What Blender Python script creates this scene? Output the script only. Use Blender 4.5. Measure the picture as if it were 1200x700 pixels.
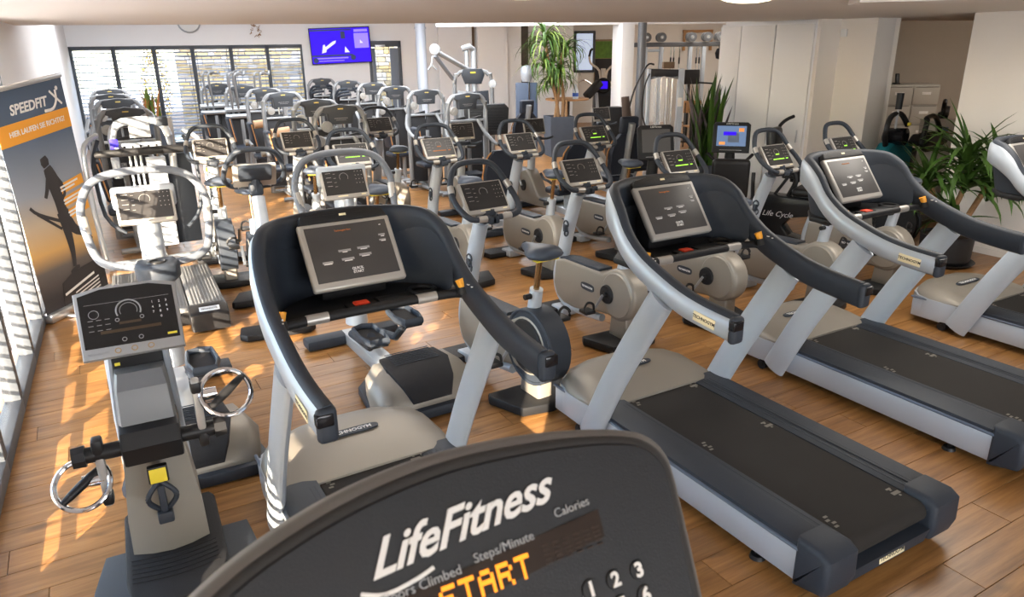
import bpy, bmesh, math, random
from mathutils import Vector, Matrix
random.seed(7)
PI = math.pi
SC = bpy.context.scene
COL = SC.collection
for _o in list(bpy.data.objects):
    bpy.data.objects.remove(_o)

# ------------------------------------------------------------------ camera
CAM_H = 2.15
cd = bpy.data.cameras.new('camera')
cam = bpy.data.objects.new('camera', cd)
COL.objects.link(cam)
cd.sensor_width = 36.0
cd.lens = 852.0 / 1200.0 * 36.0
_p, _r = .3338, -.0125
_R0 = Vector((1, 0, 0)); _U0 = Vector((0, math.sin(_p), math.cos(_p))); _F = Vector((0, math.cos(_p), -math.sin(_p)))
_R = math.cos(_r) * _R0 + math.sin(_r) * _U0
_U = -math.sin(_r) * _R0 + math.cos(_r) * _U0
_m = Matrix((_R, _U, -_F)).transposed().to_4x4()
_m.translation = Vector((0, 0, CAM_H))
cam.matrix_world = _m
cd.clip_start = .05
cd.dof.use_dof = True
cd.dof.focus_distance = 4.5
cd.dof.aperture_fstop = 9.0
SC.camera = cam

# ------------------------------------------------------------------ world, sun, exposure
SC.view_settings.view_transform = 'Standard'
SC.view_settings.look = 'None'
SC.view_settings.gamma = 1.0
SC.view_settings.use_curve_mapping = False
SC.view_settings.exposure = 0.55
w = bpy.data.worlds.new('world')
SC.world = w
w.use_nodes = True
nt = w.node_tree
nt.nodes.clear()
_o = nt.nodes.new('ShaderNodeOutputWorld')
_b = nt.nodes.new('ShaderNodeBackground')
_s = nt.nodes.new('ShaderNodeTexSky')
_s.sky_type = 'NISHITA'
_s.sun_disc = False
_s.sun_elevation = math.radians(25)
_s.sun_rotation = math.radians(190)
_b.inputs['Strength'].default_value = 1.6
nt.links.new(_s.outputs[0], _b.inputs[0])
nt.links.new(_b.outputs[0], _o.inputs[0])

sd = bpy.data.lights.new('sun', 'SUN')
sd.energy = 27.0
sd.color = (1.0, .83, .62)
sd.angle = math.radians(.35)
sun = bpy.data.objects.new('sun', sd)
COL.objects.link(sun)
SUN_DIR = Vector((.15, .99, -.25)).normalized()
sun.rotation_euler = SUN_DIR.to_track_quat('-Z', 'Y').to_euler()
sun.location = (0, -4, 6)


def area_light(name, x, y, z, sx, sy, e, col=(1, .93, .84)):
    ld = bpy.data.lights.new(name, 'AREA')
    ld.shape = 'RECTANGLE'
    ld.size = sx
    ld.size_y = sy
    ld.energy = e
    ld.color = col
    o = bpy.data.objects.new(name, ld)
    COL.objects.link(o)
    o.location = (x, y, z)
    o.rotation_euler = (0, 0, math.radians(30))
    return o


area_light('ceiling_fill_light', 3.2, 5.2, 2.36, 2.4, 1.2, 45)  # added fill under the ceiling, not a fitted panel lamp
area_light('ceiling_fill_light', -.6, 6.0, 2.36, 2.4, 1.2, 40)  # second added ceiling fill, further left
area_light('hall_fill_light', -1.5, 13.5, 3.0, 6.0, 3.0, 300, (.95, .97, 1.0))  # added fill to brighten the hall, no real lamp
_c = area_light('soffit_edge_fill', -2.6, 9.4, 2.78, 4.5, .45, 150, (.92, .96, 1.0))  # added unseen light behind the soffit edge, whitens the back wall
_c.rotation_euler = Vector((-.3, .95, -.05)).to_track_quat('-Z', 'Z').to_euler()
area_light('hall_fill_light', -6.5, 13.0, 3.0, 3.0, 3.0, 120, (.92, .96, 1.0))  # added hall fill over the left side
area_light('office_fill_light', 8.2, 10.5, 2.9, 2.0, 2.0, 210)  # added fill to lift the office recess, no lamp there
area_light('side_gym_fill_light', 5.5, 18.0, 2.95, 3.0, 2.5, 90)  # added fill for the side gym, no fitted lamp
# added upright fill light at the rear wall behind the camera, no window
_a = area_light('rear_fill_light', 3.6, -3.6, 1.35, 7.0, 1.9, 340, (.93, .96, 1.0))
_a.rotation_euler = Vector((-.5, .866, 0)).to_track_quat('-Z', 'Z').to_euler()
_a.data.use_shadow = True

# ------------------------------------------------------------------ materials
MATS = {}


def mat(name, col, rough=.5, metal=0.0, emit=None, es=1.0, noise=0.0, nscale=8.0, bump=0.0, bscale=60.0, alpha_mix=None, coat=0.0):
    if name in MATS:
        return MATS[name]
    m = bpy.data.materials.new(name)
    m.use_nodes = True
    t = m.node_tree
    b = t.nodes['Principled BSDF']
    b.inputs['Base Color'].default_value = (*col, 1)
    b.inputs['Roughness'].default_value = rough
    b.inputs['Metallic'].default_value = metal
    b.inputs['Coat Weight'].default_value = coat
    b.inputs['Specular IOR Level'].default_value = .3
    tc = t.nodes.new('ShaderNodeTexCoord')
    if noise > 0:
        n = t.nodes.new('ShaderNodeTexNoise')
        n.inputs['Scale'].default_value = nscale
        n.inputs['Detail'].default_value = 4
        t.links.new(tc.outputs['Object'], n.inputs['Vector'])
        mx = t.nodes.new('ShaderNodeMix')
        mx.data_type = 'RGBA'
        mx.inputs[6].default_value = tuple(max(0, c * (1 - noise)) for c in col) + (1,)
        mx.inputs[7].default_value = tuple(min(1, c * (1 + noise)) for c in col) + (1,)
        t.links.new(n.outputs[0], mx.inputs[0])
        t.links.new(mx.outputs[2], b.inputs['Base Color'])
    if bump > 0:
        n2 = t.nodes.new('ShaderNodeTexNoise')
        n2.inputs['Scale'].default_value = bscale
        t.links.new(tc.outputs['Object'], n2.inputs['Vector'])
        bp = t.nodes.new('ShaderNodeBump')
        bp.inputs['Strength'].default_value = bump
        bp.inputs['Distance'].default_value = .01
        t.links.new(n2.outputs[0], bp.inputs['Height'])
        t.links.new(bp.outputs[0], b.inputs['Normal'])
    if emit:
        b.inputs['Emission Color'].default_value = (*emit, 1)
        b.inputs['Emission Strength'].default_value = es
    if alpha_mix is not None:
        o = [n for n in t.nodes if n.type == 'OUTPUT_MATERIAL'][0]
        tr = t.nodes.new('ShaderNodeBsdfTransparent')
        ms = t.nodes.new('ShaderNodeMixShader')
        ms.inputs[0].default_value = alpha_mix
        t.links.new(tr.outputs[0], ms.inputs[1])
        t.links.new(b.outputs[0], ms.inputs[2])
        t.links.new(ms.outputs[0], o.inputs[0])
    MATS[name] = m
    return m


SILVER = mat('silver_paint', (.43, .475, .53), .38, .3, noise=.04, nscale=3)
SILVERD = mat('silver_grey_metal', (.42, .45, .48), .35, .6, noise=.05)
CHAMP = mat('champagne_paint', (.26, .238, .205), .42, .3, noise=.04, nscale=3)
SLATE = mat('slate_plastic', (.027, .034, .046), .5, 0, bump=.15, bscale=300)
DARK = mat('dark_plastic', (.012, .0125, .014), .5, 0, bump=.2, bscale=400)
BLACK = mat('black_plastic', (.012, .012, .013), .4)
GLOSSB = mat('gloss_black', (.01, .01, .012), .12)
RUBBER = mat('rubber', (.018, .018, .020), .75, 0, noise=.15, nscale=20, bump=.3, bscale=250)
BELT = mat('belt_rubber', (.021, .019, .017), .8, 0, noise=.18, nscale=5, bump=.2, bscale=500)
SCREEN = mat('screen_glass', (.035, .034, .035), .22, 0, noise=.2, nscale=2)
SCREENG = mat('grey_screen_glass', (.055, .053, .053), .4, 0, noise=.06, nscale=2)
FRAME = mat('console_frame', (.38, .365, .34), .4, .3)
CHROME = mat('chrome', (.8, .8, .82), .12, 1.0)
BRASS = mat('bronze_post', (.45, .28, .13), .25, 1.0)
NAVY = mat('navy_upholstery', (.022, .028, .042), .55, 0, bump=.2, bscale=150)
TAN = mat('tan_piping', (.45, .22, .08), .6)
ORANGE = mat('orange_plastic', (.75, .33, .03), .45)
RED = mat('red_button', (.75, .06, .02), .45)
YELLOW = mat('yellow_label', (.75, .60, .05), .5)
CREAM = mat('cream_label', (.80, .70, .45), .5)
WHITEP = mat('white_print', (.75, .75, .74), .5)
GREYP = mat('grey_print', (.30, .30, .30), .5)
GRIP = mat('grip_metal', (.40, .385, .36), .35, .5)
GREENLED = mat('green_led', (.1, .3, .02), .5, emit=(.35, .8, .05), es=1.2)
AMBERLED = mat('amber_led', (.4, .12, .01), .5, emit=(1, .33, .03), es=1.6)
AMBERDIM = mat('amber_dim_led', (.1, .04, .01), .5, emit=(.8, .22, .03), es=.35)
BLUELED = mat('blue_screen_lit', (.01, .0, .15), .6, emit=(.035, .0, .9), es=.7)
LEAF = mat('leaf', (.045, .10, .016), .5, 0, noise=.4, nscale=12)
LEAF2 = mat('light_leaf', (.13, .20, .035), .5, 0, noise=.4, nscale=9)
LEAFD = mat('deep_leaf', (.055, .115, .022), .45, 0, noise=.5, nscale=25)
LEAFP = mat('purple_leaf', (.12, .10, .11), .5, 0, noise=.3, nscale=15)
STEM = mat('woody_stem', (.30, .17, .08), .8, 0, noise=.4, nscale=30, bump=.4)
SOIL = mat('soil', (.05, .035, .025), .95, 0, noise=.4, nscale=40, bump=.5)
POTG = mat('slate_planter', (.075, .09, .115), .6, 0, noise=.15, nscale=6)
POTB = mat('black_pot', (.02, .02, .022), .5)
WALL = mat('white_wall', (.85, .85, .86), .85, 0, noise=.015, nscale=2, bump=.05, bscale=200)
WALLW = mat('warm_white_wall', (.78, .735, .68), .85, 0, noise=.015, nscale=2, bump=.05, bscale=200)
CEIL = mat('ceiling_paint', (.82, .765, .71), .9, 0, noise=.01, nscale=2)
ANTH = mat('anthracite_frame', (.075, .085, .10), .45)
ALU = mat('brushed_aluminium', (.6, .61, .63), .35, .8)
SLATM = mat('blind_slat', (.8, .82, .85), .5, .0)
GLASS = mat('window_glass', (.9, .95, 1), .03, 0, alpha_mix=.06)
ACRYL = mat('clear_acrylic', (.8, .85, .88), .08, 0, alpha_mix=.22)
CAB = mat('cabinet_grey', (.42, .39, .34), .5, .05)
WOODT = mat('table_wood', (.42, .22, .09), .45, 0, noise=.2, nscale=12)
TEAL = mat('teal_fabric', (.005, .13, .16), .8, 0, bump=.3, bscale=120)
PAPER = mat('white_card', (.75, .73, .70), .7)
BLACKG = mat('dark_gloss_paint', (.02, .021, .023), .25)
DGREY = mat('pole_grey', (.13, .135, .145), .4, .3)
PIPE = mat('pipe_blue_grey', (.42, .47, .55), .5, .1)
LAMPM = mat('lamp_diffuser', (1, .9, .7), .5, emit=(1, .82, .55), es=4.0)


def floor_mat():
    m = bpy.data.materials.new('oak_plank')
    m.use_nodes = True
    t = m.node_tree
    b = t.nodes['Principled BSDF']
    L = t.links.new
    ge = t.nodes.new('ShaderNodeNewGeometry')
    oi = t.nodes.new('ShaderNodeObjectInfo')
    rot = t.nodes.new('ShaderNodeVectorRotate')
    rot.rotation_type = 'Z_AXIS'
    rot.inputs['Angle'].default_value = -math.radians(30)
    L(ge.outputs['Position'], rot.inputs['Vector'])
    ad = t.nodes.new('ShaderNodeMath'); ad.operation = 'ADD'
    L(oi.outputs['Random'], ad.inputs[0]); L(ge.outputs['Random Per Island'], ad.inputs[1])
    fr = t.nodes.new('ShaderNodeMath'); fr.operation = 'FRACT'
    L(ad.outputs[0], fr.inputs[0])
    ml = t.nodes.new('ShaderNodeMath'); ml.operation = 'MULTIPLY'; ml.inputs[1].default_value = 37.0
    L(fr.outputs[0], ml.inputs[0])
    cx = t.nodes.new('ShaderNodeCombineXYZ')
    L(ml.outputs[0], cx.inputs[0]); L(ml.outputs[0], cx.inputs[1])
    va = t.nodes.new('ShaderNodeVectorMath'); va.operation = 'ADD'
    L(rot.outputs[0], va.inputs[0]); L(cx.outputs[0], va.inputs[1])
    mp = t.nodes.new('ShaderNodeMapping')
    mp.inputs['Scale'].default_value = (1.0, 14.0, 1.0)
    L(va.outputs[0], mp.inputs['Vector'])
    n1 = t.nodes.new('ShaderNodeTexNoise'); n1.inputs['Scale'].default_value = 1.6; n1.inputs['Detail'].default_value = 6
    n1.inputs['Roughness'].default_value = .65
    L(mp.outputs[0], n1.inputs['Vector'])
    mp2 = t.nodes.new('ShaderNodeMapping'); mp2.inputs['Scale'].default_value = (2.0, 5.0, 1.0)
    L(va.outputs[0], mp2.inputs['Vector'])
    n2 = t.nodes.new('ShaderNodeTexNoise'); n2.inputs['Scale'].default_value = 1.3; n2.inputs['Detail'].default_value = 2
    L(mp2.outputs[0], n2.inputs['Vector'])
    cr = t.nodes.new('ShaderNodeValToRGB')
    cr.color_ramp.elements[0].position = .28; cr.color_ramp.elements[0].color = (.165, .072, .018, 1)
    cr.color_ramp.elements[1].position = .72; cr.color_ramp.elements[1].color = (.42, .215, .072, 1)
    e = cr.color_ramp.elements.new(.5); e.color = (.29, .138, .042, 1)
    L(n1.outputs[0], cr.inputs[0])
    # dark knots
    kn = t.nodes.new('ShaderNodeValToRGB')
    kn.color_ramp.elements[0].position = .27; kn.color_ramp.elements[0].color = (.35, .35, .35, 1)
    kn.color_ramp.elements[1].position = .36; kn.color_ramp.elements[1].color = (1, 1, 1, 1)
    L(n2.outputs[0], kn.inputs[0])
    mx = t.nodes.new('ShaderNodeMix'); mx.data_type = 'RGBA'; mx.blend_type = 'MULTIPLY'; mx.inputs[0].default_value = .7
    L(cr.outputs[0], mx.inputs[6]); L(kn.outputs[0], mx.inputs[7])
    mr = t.nodes.new('ShaderNodeMapRange'); mr.inputs[3].default_value = .82; mr.inputs[4].default_value = 1.14
    L(fr.outputs[0], mr.inputs[0])
    vs = t.nodes.new('ShaderNodeVectorMath'); vs.operation = 'SCALE'
    L(mx.outputs[2], vs.inputs[0]); L(mr.outputs[0], vs.inputs['Scale'])
    L(vs.outputs[0], b.inputs['Base Color'])
    b.inputs['Roughness'].default_value = .33
    bp = t.nodes.new('ShaderNodeBump'); bp.inputs['Strength'].default_value = .12; bp.inputs['Distance'].default_value = .004
    L(n1.outputs[0], bp.inputs['Height']); L(bp.outputs[0], b.inputs['Normal'])
    return m


FLOORM = floor_mat()


def stone_mat():
    m = bpy.data.materials.new('garden_stone')
    m.use_nodes = True
    t = m.node_tree
    b = t.nodes['Principled BSDF']
    ge = t.nodes.new('ShaderNodeNewGeometry')
    cr = t.nodes.new('ShaderNodeValToRGB')
    cr.color_ramp.elements[0].color = (.26, .20, .11, 1)
    cr.color_ramp.elements[1].color = (.50, .45, .37, 1)
    e = cr.color_ramp.elements.new(.4); e.color = (.50, .36, .13, 1)
    e = cr.color_ramp.elements.new(.7); e.color = (.38, .33, .25, 1)
    t.links.new(ge.outputs['Random Per Island'], cr.inputs[0])
    t.links.new(cr.outputs[0], b.inputs['Base Color'])
    b.inputs['Roughness'].default_value = .9
    return m


STONE = stone_mat()


def gradient_mat(name, stops, z0, z1):
    m = bpy.data.materials.new(name)
    m.use_nodes = True
    t = m.node_tree
    b = t.nodes['Principled BSDF']
    tc = t.nodes.new('ShaderNodeTexCoord')
    sp = t.nodes.new('ShaderNodeSeparateXYZ')
    t.links.new(tc.outputs['Object'], sp.inputs[0])
    mr = t.nodes.new('ShaderNodeMapRange')
    mr.inputs[1].default_value = z0; mr.inputs[2].default_value = z1
    t.links.new(sp.outputs[2], mr.inputs[0])
    cr = t.nodes.new('ShaderNodeValToRGB')
    cr.color_ramp.elements[0].position = stops[0][0]; cr.color_ramp.elements[0].color = (*stops[0][1], 1)
    cr.color_ramp.elements[1].position = stops[-1][0]; cr.color_ramp.elements[1].color = (*stops[-1][1], 1)
    for p, c in stops[1:-1]:
        e = cr.color_ramp.elements.new(p); e.color = (*c, 1)
    t.links.new(mr.outputs[0], cr.inputs[0])
    t.links.new(cr.outputs[0], b.inputs['Base Color'])
    b.inputs['Roughness'].default_value = .6
    return m


# ------------------------------------------------------------------ helpers
class MB:
    """collects shapes into one mesh"""
    def __init__(s):
        s.bm = bmesh.new()

    def raw(s, vs, fs):
        v = [s.bm.verts.new(p) for p in vs]
        for f in fs:
            try:
                s.bm.faces.new([v[i] for i in f])
            except ValueError:
                pass
        return s

    def box(s, c, d, bev=0.0, rot=None, seg=2):
        """c centre, d full size, rot = Matrix or (axis, angle)"""
        t = bmesh.new()
        bmesh.ops.create_cube(t, size=1)
        for v in t.verts:
            v.co = Vector((v.co.x * d[0], v.co.y * d[1], v.co.z * d[2]))
        if bev > 0:
            bmesh.ops.bevel(t, geom=list(t.edges), offset=bev, segments=seg, affect='EDGES', profile=.5)
        M = Matrix.Translation(c)
        if rot is not None:
            M = M @ (rot.to_4x4() if isinstance(rot, Matrix) else Matrix.Rotation(rot[1], 4, rot[0]))
        s._merge(t, M)
        return s

    def _merge(s, t, M):
        t.verts.ensure_lookup_table()
        mp = {}
        for v in t.verts:
            mp[v] = s.bm.verts.new(M @ v.co)
        for f in t.faces:
            try:
                s.bm.faces.new([mp[v] for v in f.verts])
            except ValueError:
                pass
        t.free()

    def prism(s, poly, a0, a1, axis='y', bev=0.0, seg=2, M=None):
        """polygon of 2-D points extruded along axis. axis y: points are (x,z); z: (x,y); x: (y,z)"""
        t = bmesh.new()
        def P(p, a):
            if axis == 'y': return (p[0], a, p[1])
            if axis == 'z': return (p[0], p[1], a)
            return (a, p[0], p[1])
        lo = [t.verts.new(P(p, a0)) for p in poly]
        hi = [t.verts.new(P(p, a1)) for p in poly]
        n = len(poly)
        f0 = t.faces.new(lo); f1 = t.faces.new(list(reversed(hi)))
        for i in range(n):
            t.faces.new((lo[i], hi[i], hi[(i + 1) % n], lo[(i + 1) % n]))
        bmesh.ops.recalc_face_normals(t, faces=list(t.faces))
        if bev > 0:
            es = set(f0.edges) | set(f1.edges)
            bmesh.ops.bevel(t, geom=list(es), offset=bev, segments=seg, affect='EDGES', profile=.5)
        s._merge(t, M or Matrix.Identity(4))
        return s

    def tube(s, pts, r, seg=8, smooth=0, closed=False, flat=1.0, up=(0, 0, 1), caps=True):
        """sweep of a round (or flattened) section; r a number or a list"""
        pts = [Vector(p) for p in pts]
        rr = list(r) if isinstance(r, (list, tuple)) else [r] * len(pts)
        if smooth:
            pts, rr = catmull(pts, rr, smooth, closed)
        n = len(pts)
        upv = Vector(up)
        rings = []
        for i in range(n):
            if closed:
                d = pts[(i + 1) % n] - pts[i - 1]
            elif i == 0: d = pts[1] - pts[0]
            elif i == n - 1: d = pts[-1] - pts[-2]
            else: d = pts[i + 1] - pts[i - 1]
            d.normalize()
            a = d.cross(upv)
            if a.length < .05: a = d.cross(Vector((1, 0, 0))) if abs(d.x) < .9 else d.cross(Vector((0, 1, 0)))
            if rings and a.dot(la) < 0 and abs(a.normalized().dot(la)) > .3: a = -a
            a.normalize(); la = a.copy()
            b = d.cross(a).normalized()
            rings.append([s.bm.verts.new(pts[i] + a * math.cos(2 * PI * k / seg) * rr[i] + b * math.sin(2 * PI * k / seg) * rr[i] * flat) for k in range(seg)])
        m = n if closed else n - 1
        for i in range(m):
            A, B = rings[i], rings[(i + 1) % n]
            for k in range(seg):
                s.bm.faces.new((A[k], A[(k + 1) % seg], B[(k + 1) % seg], B[k]))
        if not closed and caps:
            s.bm.faces.new(list(reversed(rings[0]))); s.bm.faces.new(rings[-1])
        return s

    def cyl(s, p0, p1, r0, r1=None, seg=16):
        return s.tube([p0, p1], [r0, r0 if r1 is None else r1], seg=seg)

    def lathe(s, prof, c=(0, 0, 0), seg=16, M=None):
        """profile (r,z) about the z axis"""
        M = M or Matrix.Translation(c)
        rings = []
        for r, z in prof:
            if r < 1e-5:
                rings.append([s.bm.verts.new(M @ Vector((0, 0, z)))])
            else:
                rings.append([s.bm.verts.new(M @ Vector((r * math.cos(2 * PI * k / seg), r * math.sin(2 * PI * k / seg), z))) for k in range(seg)])
        for A, B in zip(rings, rings[1:]):
            for k in range(seg):
                q = [A[k % len(A)], A[(k + 1) % len(A)], B[(k + 1) % len(B)], B[k % len(B)]]
                u = []
                for v in q:
                    if v not in u: u.append(v)
                if len(u) > 2:
                    try: s.bm.faces.new(u)
                    except ValueError: pass
        return s

    def loft(s, rings, caps=True, closed=True):
        R = [[s.bm.verts.new(p) for p in r] for r in rings]
        n = len(R[0])
        for A, B in zip(R, R[1:]):
            for k in range(n if closed else n - 1):
                s.bm.faces.new((A[k], A[(k + 1) % n], B[(k + 1) % n], B[k]))
        if caps:
            s.bm.faces.new(list(reversed(R[0]))); s.bm.faces.new(R[-1])
        return s

    def ring(s, c, R, r, nrm=(0, 0, 1), seg=24, ts=8, a0=0, a1=2 * PI):
        q = Vector((0, 0, 1)).rotation_difference(Vector(nrm).normalized())
        full = abs(a1 - a0 - 2 * PI) < 1e-4
        n = seg if full else seg + 1
        pts = [Vector(c) + q @ Vector((R * math.cos(a0 + (a1 - a0) * i / seg), R * math.sin(a0 + (a1 - a0) * i / seg), 0)) for i in range(n)]
        return s.tube(pts, r, seg=ts, closed=full, up=nrm)

    def build(s, name, m, parent=None, angle=35):
        me = bpy.data.meshes.new(name)
        bmesh.ops.recalc_face_normals(s.bm, faces=list(s.bm.faces))
        s.bm.to_mesh(me)
        s.bm.free()
        me.materials.append(m)
        me.polygons.foreach_set('use_smooth', [True] * len(me.polygons))
        me.set_sharp_from_angle(angle=math.radians(angle))
        o = bpy.data.objects.new(name, me)
        COL.objects.link(o)
        if parent is not None:
            o.parent = parent
        return o


def catmull(pts, rr, k, closed):
    n = len(pts)
    P, R = [], []
    rng = range(n) if closed else range(n - 1)
    for i in rng:
        if closed:
            p0, p1, p2, p3 = pts[i - 1], pts[i], pts[(i + 1) % n], pts[(i + 2) % n]
        else:
            p0, p1, p2, p3 = pts[max(i - 1, 0)], pts[i], pts[i + 1], pts[min(i + 2, n - 1)]
        r1, r2 = rr[i], rr[(i + 1) % n]
        for j in range(k):
            t = j / k
            P.append(.5 * ((2 * p1) + (p2 - p0) * t + (2 * p0 - 5 * p1 + 4 * p2 - p3) * t * t + (3 * p1 - 3 * p2 + p3 - p0) * t ** 3))
            R.append(r1 + (r2 - r1) * t)
    if not closed:
        P.append(pts[-1]); R.append(rr[-1])
    return P, R


def thing(name, label=None, cat=None, loc=(0, 0, 0), rz=0.0, group=None):
    o = bpy.data.objects.new(name, None)
    o.empty_display_size = .1
    COL.objects.link(o)
    o.location = loc
    o.rotation_euler = (0, 0, rz)
    tag(o, label, cat, group)
    return o


def tag(o, label=None, cat=None, group=None, kind=None):
    if label: o['label'] = label
    if cat: o['category'] = cat
    if group: o['group'] = group
    if kind: o['kind'] = kind
    return o


def struct(o):
    o['kind'] = 'structure'
    return o


CH = {}


def dup(src, loc, rz, label, group=None, drop=()):
    """copy of a thing with its parts and sub-parts"""
    r = src.copy()
    COL.objects.link(r)
    r.location = loc
    r.rotation_euler = (0, 0, rz)
    r['label'] = label
    if group: r['group'] = group
    for ch in list(src.children):
        if ch.name.split('.')[0] in drop: continue
        c = ch.copy(); COL.objects.link(c); c.parent = r
        for g in list(ch.children):
            d = g.copy(); COL.objects.link(d); d.parent = c
    return r


USED = set()


def put(src, loc, rz, label, group=None, drop=()):
    if src.name not in USED:
        USED.add(src.name)
        src.location = loc; src.rotation_euler = (0, 0, rz); src['label'] = label
        if group: src['group'] = group
        return src
    return dup(src, loc, rz, label, group, drop)


def text(s, size, m, parent, M, name='lettering', depth=.0006, shear=0.0, bold=0.0, align='CENTER', sx=1.0):
    cu = bpy.data.curves.new(name, 'FONT')
    cu.body = s
    cu.size = size
    cu.extrude = depth
    cu.shear = shear
    cu.offset = bold
    cu.align_x = align
    cu.align_y = 'CENTER'
    cu.resolution_u = 3
    t = bpy.data.objects.new(name, cu)
    COL.objects.link(t)
    dg = bpy.context.evaluated_depsgraph_get()
    me = bpy.data.meshes.new_from_object(t.evaluated_get(dg))
    bpy.data.objects.remove(t)
    bpy.data.curves.remove(cu)
    for v in me.vertices:
        v.co.x *= sx
    me.transform(M)
    me.materials.clear()
    me.materials.append(m)
    me.name = name
    o = bpy.data.objects.new(name, me)
    COL.objects.link(o)
    o.parent = parent
    return o


def frame(o, ex, ey):
    """matrix whose x axis is ex and y axis is ey, at o"""
    ex = Vector(ex).normalized(); ey = Vector(ey); ey = (ey - ex * ey.dot(ex)).normalized()
    ez = ex.cross(ey)
    M = Matrix((ex, ey, ez)).transposed().to_4x4()
    M.translation = Vector(o)
    return M


def XY(u, v, z=0.0):
    """room grid: u runs along the machine rows, v away from the camera"""
    return (u * .8660254 - v * .5, u * .5 + v * .8660254, z)


HD = math.radians(120)   # heading of the machines (their +x axis)

# ------------------------------------------------------------------ the setting
def quad_wall(name, p0, p1, z0, z1, thick, m, parent=None, bev=0.0):
    """upright slab from ground point p0 to p1; thickness goes to the left of p0->p1 when positive"""
    p0 = Vector((p0[0], p0[1], 0)); p1 = Vector((p1[0], p1[1], 0))
    d = (p1 - p0); L = d.length; d.normalize()
    n = Vector((-d.y, d.x, 0))
    b = MB()
    b.box((L / 2, thick / 2, (z1 - z0) / 2), (L, abs(thick), z1 - z0), bev)
    o = b.build(name, m, parent)
    M = Matrix((d, n, Vector((0, 0, 1)))).transposed().to_4x4()
    M.translation = Vector((p0.x, p0.y, z0))
    if parent is None:
        o.matrix_world = M
        struct(o)
    else:
        o.matrix_basis = M
    return o


LD = Vector((-.4592, .8883, 0)); LN = Vector((.8883, .4592, 0)); LP = Vector((-2.5, 2.99, 0))


def LW(s, off=0.0, z=0.0):
    p = LP + LD * s + LN * off
    return (p.x, p.y, z)


W0 = Vector((-9.8, 17.05, 0)); WA = math.radians(17); WD = Vector((math.cos(WA), math.sin(WA), 0)); WN = Vector((-WD.y, WD.x, 0))


def BW(t, off=0.0, z=0.0):
    p = W0 + WD * t + WN * off
    return (p.x, p.y, z)


CEIL_Z, HALL_Z = 2.42, 3.1
# floor: base slab with planks
b = MB()
b.box((1.5, 10, -.06), (34, 36, .1))
floor = struct(b.build('floor', mat('floor_underlay', (.05, .03, .015), .9)))
PW, PL = .185, 1.28


def plank_mesh(w, l):
    b = MB()
    b.box((0, 0, 0), (l - .003, w - .0025, .008), .0012, seg=1)
    return b


pm = None
spots = []
for j in range(-3, 122):
    v = .4 + j * PW - 1.2
    off = (j * .437 % 1.0) * PL
    for i in range(-3, 14):
        u = -2.6 + i * PL + off
        x, y, _ = XY(u, v)
        rel = (Vector((x, y, 0)) - LP).dot(LN)
        if rel < -.72: continue
        spots.append((math.hypot(x, y), u, v))
# which planks the photograph shows largest: nearest ones in front of the camera
vis = []
for d, u, v in spots:
    x, y, _ = XY(u, v)
    P = Vector((x, y, -CAM_H)); dep = P.dot(_F)
    ok = dep > .5 and abs(P.dot(_R)) / dep < .78 and abs(P.dot(_U)) / dep < .5
    vis.append((0 if ok else 1, d, u, v))
vis.sort()
rest = MB()
for k, (nv, d, u, v) in enumerate(vis):
    x, y, _ = XY(u, v)
    if k < 299:
        if pm is None:
            o = plank_mesh(PW, PL).build('plank', FLOORM, floor)
            pm = o.data
        else:
            o = bpy.data.objects.new('plank', pm); COL.objects.link(o); o.parent = floor
        o.location = (x, y, -.004); o.rotation_euler = (0, 0, math.radians(30))
    else:
        rest.box((x, y, -.004), (PL - .003, PW - .0025, .008), rot=('Z', math.radians(30)))
rp = rest.build('planks', FLOORM, floor)
rp['kind'] = 'stuff'

# ceilings
def slab(name, pts, z0, z1, m):
    b = MB(); b.prism(pts, z0, z1, axis='z')
    return struct(b.build(name, m))


slab('ceiling', [LW(5.75, -.2)[:2], (-5.3, 8.12), (4.3, 10.45), (7.6, 11.3), (16, 8), (16, -8), LW(-9, -.2)[:2]], CEIL_Z, CEIL_Z + .9, CEIL)
slab('ceiling_hall', [LW(5.4, -.25)[:2], LW(16.2, -.25)[:2], BW(7, .6)[:2], (1, 22.6), (7.5, 22.6), (14, 17), (16, 9)], HALL_Z, HALL_Z + .1, WALL)
# thin step across the ceiling at the upper right
quad_wall('trim_1', (2.2, 4.9), (9.5, 3.2), CEIL_Z - .035, CEIL_Z, .35, CEIL)

# left wall: glazing, pier, solid wall
quad_wall('wall_left', LW(3.8), LW(15.9), 0, HALL_Z, .25, WALL)
quad_wall('wall_left_header', LW(-1.15), LW(3.8), 2.30, HALL_Z, .25, WALL)
quad_wall('wall_left_near_middle', LW(-2.2), LW(-1.15), 0, HALL_Z, .25, WALL)
quad_wall('wall_left_near_rear', LW(-4.05), LW(-2.9), 0, HALL_Z, .25, WALL)
quad_wall('wall_left_near_top', LW(-2.9), LW(-2.2), 2.0, HALL_Z, .25, WALL)
quad_wall('wall_left_near', LW(-9), LW(-4.72), 0, HALL_Z, .25, WALL)
quad_wall('wall_left_near_sill', LW(-4.72), LW(-4.05), 0, 1.10, .25, WALL)
quad_wall('wall_left_near_header', LW(-4.72), LW(-4.05), 1.72, HALL_Z, .25, WALL)
quad_wall('wall_back_near', LW(-9), (12.0, 1.5), 0, HALL_Z, -.2, WALLW)

MULL = [-1.15, -.35, .48, 1.30, 2.13, 2.96, 3.80]
HEAD = 2.30


def local_part(b, name, m, parent, loc, rz):
    o = b.build(name, m, parent)
    o.location = loc; o.rotation_euler = (0, 0, rz)
    return o


LA = math.atan2(LD.y, LD.x)
slat_mesh = {}


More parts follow.
